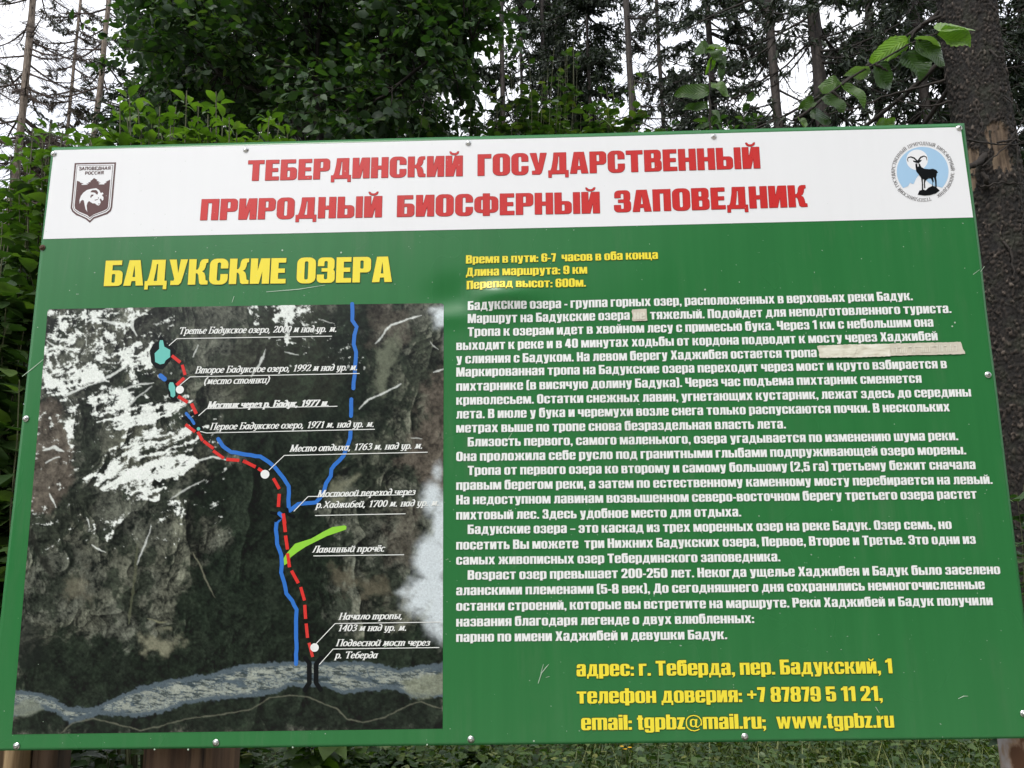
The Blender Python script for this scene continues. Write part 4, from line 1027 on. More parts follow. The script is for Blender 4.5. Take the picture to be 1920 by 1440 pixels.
M_post = wood('weathered reddish wood', (0.035, 0.017, 0.009), (0.10, 0.055, 0.03), (0.20, 0.125, 0.07))
M_pale = wood('pale split wood', (0.18, 0.11, 0.05), (0.40, 0.29, 0.16), (0.60, 0.50, 0.34))
M_dkw = wood('dark shaded wood', (0.02, 0.012, 0.006), (0.06, 0.035, 0.02), (0.11, 0.07, 0.04))  # dark tone paints in the shade of the hollow beside the pale log
post('wooden_post', 332, .075, .168, .15, M_post, 'square reddish wooden post under the board', 2.25, seed=1)
post('wooden_post', -8, .075, .09, .10, M_pale, 'pale splintered post at the left corner', 1.2, seed=4)
post('wooden_post', 64, .12, .06, .10, M_dkw, 'shadowed post beside the pale one', 1.35, seed=9)
M_pipe, nt, p, o_ = new_mat('grey painted rusty pipe')
v = coords(nt)
nt.links.new(ramp(nt, noise(nt, coords(nt, (1, 1, .5)), 22, 5), [(0.45, (0.50, 0.47, 0.48)), (0.56, (0.36, 0.24, 0.16)), (0.62, (0.12, 0.05, 0.02))]), p.inputs['Base Color'])
p.inputs['Roughness'].default_value = .6
post('metal_post', 1922, .075, .055, .055, M_pipe, 'grey rust-stained metal post at the right corner', 2.25, rough=.0005, seed=7)

# ================================================================== forest
M_bark = wood('grey brown spruce bark', (0.012, 0.009, 0.007), (0.030, 0.022, 0.017), (0.065, 0.050, 0.040), (30, 30, 14))
M_barkpale = wood('pale dead spruce wood', (0.07, 0.052, 0.04), (0.18, 0.14, 0.105), (0.30, 0.24, 0.19), (24, 24, 9))
M_twig = plain('dead twigs', (0.065, 0.045, 0.035), .85, var=.3, scale=9)
M_dktwig = plain('dark twigs', (0.022, 0.017, 0.013), .85, var=.3, scale=9)
M_needle = leaf_mat('spruce needles', [(0.0, (0.010, 0.020, 0.010)), (0.6, (0.018, 0.032, 0.015)), (1.0, (0.036, 0.054, 0.024))], .6, .12)
M_brownneedle = leaf_mat('dry brown spruce needles', [(0.0, (0.030, 0.023, 0.016)), (0.6, (0.050, 0.040, 0.027)), (1.0, (0.036, 0.046, 0.022))], .7, .12)
M_hazel = leaf_mat('dark broad leaves', [(0.0, (0.016, 0.038, 0.014)), (0.5, (0.030, 0.068, 0.022)), (0.85, (0.055, 0.105, 0.034)), (1.0, (0.085, 0.130, 0.040))], .55, .28)
M_elder = leaf_mat('fresh green shrub leaves', [(0.0, (0.040, 0.080, 0.015)), (0.6, (0.080, 0.145, 0.025)), (1.0, (0.140, 0.215, 0.045))], .45, .34)
M_under = leaf_mat('undergrowth leaves', [(0.0, (0.020, 0.045, 0.012)), (0.5, (0.045, 0.090, 0.022)), (0.9, (0.110, 0.165, 0.045)), (1.0, (0.20, 0.21, 0.06))], .45, .25)
M_grass = leaf_mat('grass blades', [(0.0, (0.045, 0.075, 0.018)), (0.6, (0.095, 0.140, 0.034)), (1.0, (0.24, 0.26, 0.09))], .55, .25)
M_beech = leaf_mat('thin toothed leaves', [(0.0, (0.022, 0.050, 0.014)), (0.5, (0.065, 0.125, 0.028)), (1.0, (0.17, 0.30, 0.05))], .38, .35)  # dark end of the ramp paints in the look of backlit leaves
def add_veins(m):
    nt = m.node_tree
    p = next(n for n in nt.nodes if n.type == 'BSDF_PRINCIPLED')
    lu, lt = attr_node(nt, 'lu'), attr_node(nt, 'lt')
    def mth(op, a, b=None):
        q = nt.nodes.new('ShaderNodeMath'); q.operation = op
        for i_, x_ in enumerate((a, b)):
            if x_ is None: continue
            if isinstance(x_, (int, float)): q.inputs[i_].default_value = x_
            else: nt.links.new(x_, q.inputs[i_])
        return q.outputs[0]
    ab = mth('ABSOLUTE', lu)
    w = mth('SINE', mth('MULTIPLY', mth('SUBTRACT', lt, mth('MULTIPLY', ab, .8)), 62))
    side = mth('POWER', mth('MAXIMUM', w, 0.0), 5)
    midv = mth('LESS_THAN', ab, .014)
    vein = mth('MAXIMUM', mth('MULTIPLY', side, .55), midv)
    for l in [l for l in nt.links if l.to_node == p and l.to_socket.name == 'Base Color']:
        src = l.from_socket
    tr = [l for l in nt.links if l.from_socket == src]
    lite = mix(nt, src, (1.9, 1.7, 1.6), 1.0, 'MULTIPLY')
    outc = mix(nt, src, lite, vein)
    nt.links.new(outc, p.inputs['Base Color'])
    b = next(n for n in nt.nodes if n.type == 'BUMP')
    nt.links.new(w, b.inputs['Height']); b.inputs['Strength'].default_value = .35; b.inputs['Distance'].default_value = .002
add_veins(M_beech)
M_beechgrey = leaf_mat('pale leaf undersides', [(0.0, (0.07, 0.12, 0.05)), (1.0, (0.14, 0.21, 0.10))], .6, .3)
add_veins(M_beechgrey)
M_stem = plain('green brown stems', (0.07, 0.075, 0.03), .7, var=.3, scale=30)

# leaf outlines: x across, y along, z up out of the blade
def leaf_tmpl(width, rows, fold=.18, droop=.22, teeth=0.0, seed=0):
    """folded blade, rows of (t, half width)"""
    r_ = random.Random(seed)
    V = [(0, 0, 0)]; F = []
    prev = None
    for k_, (t_, w_) in enumerate(rows):
        w_ *= width
        z = -droop * t_ * t_
        tw = 1 + (teeth if k_ % 2 else -teeth)
        V += [(-w_ * tw, t_, z + fold * w_), (0, t_, z), (w_ * tw, t_, z + fold * w_)]
        i_ = len(V) - 3
        if prev is None: F += [(0, i_ + 1, i_, i_), (0, i_ + 2, i_ + 1, i_ + 1)]
        else: F += [(prev, prev + 1, i_ + 1, i_), (prev + 1, prev + 2, i_ + 2, i_ + 1)]
        prev = i_
    V.append((0, 1, -droop)); l = len(V) - 1
    F += [(prev, prev + 1, l, l), (prev + 1, prev + 2, l, l)]
    V = np.array(V, float)
    quads = np.array([f for f in F if len(set(f)) == 4]).reshape(-1, 4); tris = np.array([[f[0], f[1], f[2]] for f in F if len(set(f)) == 3])
    return V, quads, tris
L_broad = leaf_tmpl(1, [(.18, .24), (.42, .36), (.68, .31), (.88, .14)])
L_cheap = leaf_tmpl(1, [(.35, .33), (.72, .26)])
L_lance = leaf_tmpl(1, [(.22, .17), (.5, .23), (.78, .14)], .25, .3)
tr_ = []
for k_ in range(15):
    t_ = .05 + .9 * k_ / 14
    tr_.append((t_, .42 * math.sin(math.pi * min(1, t_ ** .8 * 1.02)) ** .62 + .02))
L_tooth = leaf_tmpl(1, tr_, .22, .16, .045)

def place_leaves(tmpl, P, D, N, size, wid=1.0):
    """P positions, D direction along leaf, N approx normal, size length"""
    V0, Q, T = tmpl
    D = D / (np.linalg.norm(D, axis=1)[:, None] + 1e-9)
    Sd = np.cross(D, N); Sd /= (np.linalg.norm(Sd, axis=1)[:, None] + 1e-9)
    Nn = np.cross(Sd, D)
    size = np.broadcast_to(size, (len(P),)); wid = np.broadcast_to(wid, (len(P),))
    V = P[:, None] + size[:, None, None] * (wid[:, None, None] * V0[None, :, 0, None] * Sd[:, None] + V0[None, :, 1, None] * D[:, None] + V0[None, :, 2, None] * Nn[:, None])
    n = len(V0); off = (np.arange(len(P)) * n)[:, None, None]
    Fq = (Q[None] + off).reshape(-1, 4) if len(Q) else np.zeros((0, 4), int)
    Ft = (T[None] + off).reshape(-1, 3)
    return V.reshape(-1, 3), Fq, Ft
def leaf_object(name, tmpl, P, D, N, size, mat, parent, wid=1.0, kind=None, rn=None):
    V, Fq, Ft = place_leaves(tmpl, P, D, N, size, wid)
    a = np.repeat(nr.random(len(P)) if rn is None else rn, len(tmpl[0]))
    o = mesh_obj(name, V, [Fq, Ft], mat, parent, attr={'rnd': a}, smooth=False)
    if kind: o['kind'] = kind
    return o
def rnorm(n, up=1.0, s=.55):
    v = nr.normal(0, s, (n, 3)); v[:, 2] += up
    return v
def curve(p, q, sag=0.0, wob=.03, n=9):
    p = np.asarray(p, float); q = np.asarray(q, float)
    t_ = np.linspace(0, 1, n)[:, None]
    c_ = p + (q - p) * t_
    L = np.linalg.norm(q - p)
    c_[:, 2] -= sag * 4 * (t_[:, 0] * (1 - t_[:, 0]))
    w = np.cumsum(nr.normal(0, wob * L / n, (n, 3)), 0); w -= w[0] + (w[-1] - w[0]) * t_
    return c_ + w

class Bag:
    def __init__(s): s.V = []; s.F = []; s.n = 0
    def add(s, V, F): s.V.append(V); s.F.append(F + s.n); s.n += len(V)
    def obj(s, name, mat, parent, kind=None, smooth=True):
        o = mesh_obj(name, np.concatenate(s.V), np.concatenate(s.F), mat, parent, smooth=smooth)
        if kind: o['kind'] = kind
        return o

def trunk_line(xpix, D, lean=0.0, zt=14):
    """trunk standing where its middle shows at pixel column xpix (row 130), D metres from the camera"""
    p = on_plane(xpix, 130, CAM[1] + D)[0]
    return np.array([p[0], CAM[1] + D, 0.0])

def conifer(xpix, D, r, label, H=15.0, z0=2.0, dens=0.8, L=1.7, nb=46, mat=M_bark, nmat=M_needle, droop=.35, dead=0.0, twmat=None, group=None, ntw=11, seedlen=.34, zfull=None, back=True, twr=1.0):
    base = trunk_line(xpix, D)
    t = empty('spruce_tree', Vector(base))
    tag(t, label, 'tree', group)
    zs = np.linspace(0, H, 40)
    jx = np.cumsum(nr.normal(0, .006, (40, 2)), 0)
    P = np.stack([jx[:, 0] - np.interp(3.5, zs, jx[:, 0]), jx[:, 1], zs], 1)
    rr = r * (1.15 - .62 * zs / H) * (1 + .05 * nr.normal(size=40)); rr[:3] *= (1.5, 1.2, 1.05)
    V, F = tube(P, np.maximum(rr, .01), 12)
    o = mesh_obj('trunk', V, F, mat, t, smooth=True)
    # knots and branch stubs on the trunk
    twmat = twmat or M_twig
    kn = Bag()
    for _ in range(int(H * 5)):
        z = rnd.uniform(1.2, H * .8); a = rnd.uniform(0, 6.28); rz = float(np.interp(z, zs, rr)); px_, py_ = float(np.interp(z, zs, P[:, 0])), float(np.interp(z, zs, P[:, 1]))
        d = np.array([math.cos(a), math.sin(a), rnd.uniform(-.3, .3)]); s_ = rnd.uniform(.02, .09)
        p0 = np.array([px_, py_, z]) + d * rz * .8
        V, F = tube(np.array([p0, p0 + d * s_]), [r * .16, r * .06], 5); kn.add(V, F)
    kn.obj('knots', M_dktwig, t, 'stuff')
    NP, ND, NN, NS = [], [], [], []
    for b in range(nb):
        zlo, zhi = CAM[2] + D * .42, min(H * .97, CAM[2] + D * .80)
        z = rnd.uniform(zlo, zhi) if rnd.random() < .78 and zlo < zhi else rnd.uniform(z0, H * .95)
        a = rnd.uniform(0, 2 * math.pi) if back else rnd.uniform(math.pi, 2 * math.pi)
        Lb = L * 1.25 * (1.0 - .55 * z / H) * rnd.uniform(.55, 1.15)
        p0 = np.array([float(np.interp(z, zs, P[:, 0])), float(np.interp(z, zs, P[:, 1])), z])
        d = np.array([math.cos(a), math.sin(a), 0])
        tip = p0 + d * Lb + np.array([0, 0, -droop * Lb * rnd.uniform(.5, 1.4)])
        c_ = curve(p0, tip, sag=.10 * Lb, wob=.05, n=9)
        c_[-2:, 2] += .05 * Lb
        bg_ = Bag(); V, F = tube(c_, np.linspace(.016 * twr, .004 * twr, 9) * (.6 + .4 * Lb), 5); bg_.add(V, F)
        nt_ = int(ntw * Lb / 1.5 * 2) + 3
        isdead = rnd.random() < dead
        for k_ in range(nt_):
            u = rnd.uniform(.12, 1.0); q = np.array([np.interp(u, np.linspace(0, 1, 9), c_[:, j]) for j in range(3)])
            sd = 1 if k_ % 2 else -1
            side = np.array([-d[1], d[0], 0]) * sd
            l = Lb * .42 * (1.05 - .6 * u) * rnd.uniform(.5, 1.2)
            e = q + side * l * .8 + d * l * .5 + np.array([0, 0, -rnd.uniform(.15, .75) * l])
            tw = curve(q, e, sag=.05 * l, wob=.12, n=5)
            V, F = tube(tw, np.linspace(.005, .0022, 5) * twr, 3); bg_.add(V, F)
            if isdead and rnd.random() < .8:
                for _ in range(2):
                    u2 = rnd.uniform(.3, .9); q2 = q + (e - q) * u2
                    e2 = q2 + nr.normal(0, .12, 3) * l + (e - q) * .25
                    V, F = tube(curve(q2, e2, n=3), np.linspace(.003, .0015, 3) * twr, 3); bg_.add(V, F)
                continue
            if rnd.random() > dens: continue
            m_ = max(6, int(l * 95))
            us = nr.random(m_)[:, None]
            pts = q + (e - q) * us + nr.normal(0, .018, (m_, 3))
            dr = (e - q) / (np.linalg.norm(e - q) + 1e-6) + nr.normal(0, .75, (m_, 3)); dr[:, 2] -= .35
            NP.append(pts); ND.append(dr); NN.append(nr.normal(0, 1, (m_, 3))); NS.append(nr.uniform(.05, .13, m_))
        bo = bg_.obj('branch', twmat, t)
    if NP:
        tm = (np.array([(-.10, .0, 0), (.10, .0, 0), (.14, .55, .04), (0, 1.0, -.03), (-.14, .5, .04)]), np.zeros((0, 4), int), np.array([(0, 1, 2), (0, 2, 4), (4, 2, 3)]))
        leaf_object('needles', tm, np.concatenate(NP), np.concatenate(ND), np.concatenate(NN), np.concatenate(NS), nmat, t, kind='stuff')
    return t

G1 = 'spruces standing behind the board'
# left: dead standing spruces against the sky
conifer(48, 17, .115, 'thick bare dead spruce at the far left edge with short grey twigs', H=18, z0=3, dens=.10, L=2.1, nb=62, mat=M_barkpale, dead=.9, droop=.25, group=G1, twr=1.5, zfull=14)
conifer(188, 15, .078, 'pale straight dead spruce trunk dotted with knots, left of the broad leaved tree', H=17, z0=3, dens=.10, L=1.4, nb=44, mat=M_barkpale, dead=.9, droop=.25, group=G1, twr=1.4, zfull=13)
conifer(140, 21, .07, 'thin pale spruce trunk between the two dead spruces', H=18, z0=4, dens=.5, L=1.8, nb=50, mat=M_barkpale, nmat=M_brownneedle, dead=.3, group=G1, twr=1.6, zfull=16)
conifer(102, 25, .09, 'small bushy brown spruce with dry needles behind the dead ones', H=16, z0=3, dens=.9, L=2.0, nb=64, nmat=M_brownneedle, group=G1, twr=1.8, ntw=14, zfull=12.2)
conifer(235, 26, .09, 'dull green brown spruce far behind the knotted dead trunk', H=16, z0=3, dens=.8, L=2.2, nb=60, nmat=M_brownneedle, group=G1, twr=1.8, ntw=13, zfull=15)
conifer(-60, 19, .10, 'bare spruce cut by the left picture edge', H=18, z0=3, dens=.2, L=2.6, nb=40, mat=M_bark, dead=.6, group=G1, twr=1.6, zfull=14)
# behind the broad-leaved tree
for x_, D_, lb in ((330, 13.5, 'dark spruce behind the left side of the broad leaved tree'), (400, 13.5, 'dark spruce directly behind the middle of the broad leaved tree'), (520, 14.5, 'dark spruce behind the forked stems of the broad leaved tree'),
                   (660, 13, 'dark spruce behind the right side of the broad leaved tree'), (800, 14, 'dark full spruce where the broad leaved crown ends')):
    conifer(x_, D_, .10, lb, H=16, z0=1.8, dens=.95, L=2.0, nb=56, ntw=12, zfull=12, twmat=M_dktwig, group=G1, twr=1.2)
# centre gap
conifer(944, 14, .062, 'slim grey brown spruce trunk just right of the broad leaved crown', H=16, z0=3, dens=.3, L=1.3, nb=30, dead=.5, twmat=M_dktwig, group=G1, zfull=12)
conifer(977, 16, .048, 'thinnest trunk beside the slim grey brown spruce', H=16, z0=3, dens=.35, L=1.2, nb=26, dead=.5, twmat=M_dktwig, group=G1, zfull=12)
conifer(1021, 15, .060, 'spruce with dark drooping boughs above the middle of the board', H=16, z0=2.5, dens=.85, L=1.7, nb=62, dead=.1, twmat=M_dktwig, group=G1, zfull=12)
conifer(1052, 16.5, .052, 'slim spruce with bushy boughs left of the open sky', H=16, z0=2.5, dens=.85, L=1.7, nb=60, dead=.1, twmat=M_dktwig, group=G1, zfull=12)
conifer(1104, 14, .050, 'low dark young spruce between the slim trunks', H=12.5, z0=1.5, dens=.9, L=1.9, nb=56, dead=.05, twmat=M_dktwig, group=G1)
conifer(1180, 12, .066, 'straight brown trunk standing free in the white sky gap', H=16, z0=3.2, dens=.12, L=1.2, nb=26, dead=.75, twmat=M_dktwig, group=G1, zfull=10)
conifer(1238, 15, .055, 'thin dark trunk right of the white sky gap', H=16, z0=3, dens=.6, L=1.5, nb=44, dead=.3, twmat=M_dktwig, group=G1, zfull=12)
conifer(1335, 13.5, .075, 'bushy spruce with black green boughs behind the hanging leaf spray', H=16, z0=2.2, dens=.9, L=1.8, nb=54, dead=.05, twmat=M_dktwig, group=G1, zfull=12, ntw=12)
conifer(1447, 11, .078, 'dark trunk with bare side branches left of the leafy branch', H=16, z0=3, dens=.3, L=1.5, nb=28, dead=.6, mat=M_bark, twmat=M_dktwig, group=G1, zfull=9)
conifer(1534, 9, .092, 'thick dark trunk with a broken stub behind the leafy branch', H=15, z0=2.6, dens=.5, L=1.6, nb=36, dead=.45, twmat=M_dktwig, group=G1, zfull=8)
conifer(1640, 12, .08, 'dark bushy spruce behind the leafy branch', H=16, z0=2.4, dens=.9, L=1.8, nb=52, dead=.1, twmat=M_dktwig, group=G1, zfull=11)
conifer(1725, 9.5, .07, 'dark spruce with hanging boughs left of the big trunk', H=14, z0=2.5, dens=.85, L=1.5, nb=44, dead=.15, twmat=M_dktwig, group=G1, zfull=9)
conifer(1935, 10, .09, 'dark spruce beyond the big trunk at the right edge', H=15, z0=1.0, dens=.9, L=1.8, nb=64, dead=.05, twmat=M_dktwig, group=G1, zfull=9)

# ------------------------------------------------------------------ big spruce at the right with flaky bark and a bare patch
def big_trunk():
    D = 4.3; yb = CAM[1] + D
    pl, pr = on_plane(1764, 0, yb)[0], on_plane(1857, 0, yb)[0]
    cx = (pl[0] + pr[0]) / 2; r0 = (pr[0] - pl[0]) / 2
    t = empty('spruce_tree', Vector((cx, yb, 0)))
    tag(t, 'big rough barked spruce with a bare wood patch, right of the board', 'tree', G1)
    na, nz_ = 170, 760
    z = np.concatenate([np.linspace(0, 6, nz_), np.linspace(6.3, 14, 30)]); an = np.linspace(0, 2 * math.pi, na, endpoint=False)
    A, Z = np.meshgrid(an, z)
    base = r0 * (1.0 + .035 * (4 - Z)) * np.where(Z > 6, 1 - .05 * (Z - 6), 1) + .10 * np.exp(-Z / .25)
    U = A * r0 / .017; W_ = Z / .025
    U = U + 1.2 * (fbm(np.cos(A) * 6 + 9, Z * 9 + np.sin(A) * 6, 301, 3) - .5); W_ = W_ + 1.6 * (fbm(np.cos(A) * 5 + 3, Z * 7 + np.sin(A) * 5, 303, 3) - .5)
    iu, iw = np.floor(U), np.floor(W_); per = round(2 * math.pi * r0 / .017)
    d1 = np.full(U.shape, 9.); d2 = np.full(U.shape, 9.); hh = np.zeros(U.shape)
    for ox in (-1, 0, 1):
        for oy in (-1, 0, 1):
            a, b = iu + ox, iw + oy; am = np.mod(a, per)
            jx = np.modf(np.abs(np.sin(am * 127.1 + b * 311.7) * 43758.5))[0]; jy = np.modf(np.abs(np.sin(am * 269.5 + b * 183.3) * 43758.5))[0]
            hv = np.modf(np.abs(np.sin(am * 12.9 + b * 78.2) * 43758.5))[0]
            q = np.hypot(U - a - jx, W_ - b - jy)
            cl_ = q < d1
            d2 = np.where(cl_, d1, np.minimum(d2, q)); hh = np.where(cl_, hv, hh); d1 = np.minimum(d1, q)
    edge = smooth(d2 - d1, .02, .3)
    big_ = fbm(np.cos(A) * 2 + 5, Z * 3 + np.sin(A) * 2, 305, 4)
    disp = edge * (.004 + .011 * hh) + .022 * (big_ - .5) + .010 * (fbm(np.cos(A) * 7 + 1, Z * 5 + np.sin(A) * 7, 307, 3) - .5)
    # bare patch masks, in angle / height space; facing the camera is angle -90 deg
    bare = np.zeros(U.shape)
    def patch(px_, py_, rx, ry):
        h = on_plane(px_, py_, yb - r0)[0]
        s = np.clip((h[0] - cx) / r0, -.95, .95); a0 = math.asin(s) - math.pi / 2
        da = np.angle(np.exp(1j * (A - a0)))
        sc_ = (yb - r0 - CAM[1]) / FPX
        return smooth(1.0 - np.hypot(da * r0 / (rx * sc_), (Z - h[2]) / (ry * sc_)) + 1.5 * (fbm(np.cos(A) * 14, Z * 13 + np.sin(A) * 14, 311, 5, .6) - .5), -.03, .05)
    for q in ((1873, 258, 20, 34), (1880, 300, 16, 26), (1828, 285, 20, 32), (1829, 330, 12, 20), (1862, 238, 9, 12)):
        bare = np.maximum(bare, patch(*q))
    kn = patch(1850, 285, 11, 22) * 0
    R_ = base + disp * (1 - bare) + bare * (-.006 + .0015 * fbm(A * 14, Z * 6, 313, 3))
    # branch stub scars
    X_ = cx * 0 + R_ * np.cos(A); Y_ = R_ * np.sin(A)
    V = np.stack([X_, Y_, Z], -1).reshape(-1, 3)
    n_ = len(z); i_ = np.arange(n_ * na).reshape(n_, na); j_ = np.roll(i_, -1, 1)
    F = np.stack([i_[:-1], j_[:-1], j_[1:], i_[1:]], -1).reshape(-1, 4)
    m, nt, p, o_ = new_mat('flaky spruce bark')
    hv = attr_node(nt, 'flake'); bv = attr_node(nt, 'bare')
    c1 = ramp(nt, hv, [(0.0, (0.003, 0.002, 0.002)), (0.3, (0.008, 0.006, 0.004)), (0.65, (0.022, 0.016, 0.012)), (0.9, (0.046, 0.034, 0.026)), (1.0, (0.13, 0.105, 0.085))])
    v = coords(nt)
    lich = ramp(nt, noise(nt, v, 9, 5), [(0.52, (0, 0, 0)), (0.7, (.6, .6, .6))])
    c1 = mix(nt, c1, (0.032, 0.036, 0.022), lich)
    wd = ramp(nt, noise(nt, coords(nt, (34, 34, 4)), 1, 5), [(0.3, (0.03, 0.02, 0.013)), (0.48, (0.11, 0.075, 0.048)), (0.72, (0.25, 0.185, 0.12))])
    nt.links.new(mix(nt, c1, wd, bv), p.inputs['Base Color']); p.inputs['Roughness'].default_value = .85
    bump(nt, p, noise(nt, v, 130, 5, .7), .8, .004)
    mesh_obj('trunk', V, F, m, t, attr={'flake': (edge * (.25 + .75 * hh)).ravel(), 'bare': bare.ravel()}, smooth=True)
    loc = lambda x_, y_, dy: on_plane(x_, y_, yb - r0 + dy)[0] - np.array([cx, yb, 0])
    def br(pts, rad, name='dead_branch', dys=None):
        pts = [loc(a, b, (dys[k_] if dys else -.02)) for k_, (a, b) in enumerate(pts)]
        P = np.array(pts); tt = np.linspace(0, len(P) - 1, 18)
        P = np.stack([np.interp(tt, np.arange(len(P)), P[:, j]) for j in range(3)], 1)
        P[1:-1] += nr.normal(0, .003, (16, 3))
        V, F = tube(P, np.linspace(rad[0], rad[1], 18), 7)
        return mesh_obj(name, V, F, M_dktwig, t, smooth=True)
    br([(1850, 285), (1838, 303), (1822, 312), (1804, 318)], (.022, .012), dys=[.06, -.02, -.06, -.08])['label'] = 'thick curved broken branch stub below the bare patch'
    br([(1848, 352), (1850, 335), (1840, 318)], (.016, .01), dys=[.03, -.03, -.02])
    br([(1870, 268), (1900, 262), (1935, 268)], (.007, .003)); br([(1895, 262), (1910, 240), (1925, 215)], (.006, .002)); br([(1812, 262), (1850, 268), (1880, 272), (1925, 270)], (.006, .003), dys=[-.12, -.08, -.03, -.02])
    br([(1836, 350), (1880, 342), (1930, 345)], (.006, .003), dys=[-.03, -.02, -.02]); br([(1842, 312), (1880, 280), (1905, 260), (1925, 240)], (.004, .002), dys=[-.05, -.04, -.03, -.02])
    br([(1848, 88), (1870, 108), (1895, 107)], (.007, .003), dys=[.02, -.04, -.06]); br([(1880, 180), (1905, 195), (1912, 215), (1925, 225)], (.004, .0015))
    br([(1830, 200), (1845, 240), (1820, 262)], (.003, .001), dys=[-.01, -.05, -.1]); br([(1765, 30), (1730, 45), (1705, 72), (1660, 110)], (.012, .004), dys=[.15, .2, .25, .3])
    br([(1772, 150), (1720, 165), (1660, 180), (1600, 205), (1540, 215)], (.009, .003), dys=[.15, .2, .25, .3, .35]); br([(1785, 190), (1740, 200), (1690, 190), (1620, 160)], (.007, .002), dys=[.15, .2, .25, .3])
    br([(1905, 270), (1918, 400), (1912, 460)], (.003, .001)); br([(1870, 440), (1895, 470), (1900, 520)], (.008, .003), dys=[.02, -.03, -.05])
    # living boughs high up, above the frame and to the sides
    NP, ND = [], []
    for b in range(16):
        zz = rnd.uniform(3.9, 8); a = rnd.uniform(-.4, 3.6); Lb = rnd.uniform(1.0, 1.9)
        p0 = np.array([0, 0, zz]); d = np.array([math.cos(a), math.sin(a), 0]); e = p0 + d * Lb + np.array([0, 0, -.4 * Lb])
        c_ = curve(p0, e, .1, .05); bg_ = Bag(); V, F = tube(c_, np.linspace(.018, .005, 9), 6); bg_.add(V, F)
        for k_ in range(22):
            u = rnd.uniform(.15, 1); q = np.array([np.interp(u, np.linspace(0, 1, 9), c_[:, j]) for j in range(3)]); s_ = 1 if k_ % 2 else -1
            e2 = q + (np.array([-d[1], d[0], 0]) * s_ * .7 + d * .5) * rnd.uniform(.2, .5) + np.array([0, 0, -rnd.uniform(.05, .35)])
            V, F = tube(curve(q, e2, .02, .1, 4), np.linspace(.004, .002, 4), 3); bg_.add(V, F)
            us = nr.random(26)[:, None]; NP.append(q + (e2 - q) * us); dd = (e2 - q) / np.linalg.norm(e2 - q) + nr.normal(0, .7, (26, 3)); ND.append(dd)
        bg_.obj('branch', M_dktwig, t)
    NP = np.concatenate(NP); ND = np.concatenate(ND)
    tm = (np.array([(-.06, .0, 0), (.06, .0, 0), (.08, .55, .04), (0, 1.0, -.03), (-.08, .5, .04)]), np.zeros((0, 4), int), np.array([(0, 1, 2), (0, 2, 4), (4, 2, 3)]))
    leaf_object('needles', tm, NP, ND, nr.normal(0, 1, NP.shape), nr.uniform(.03, .07, len(NP)), M_needle, t, kind='stuff')
big_trunk()

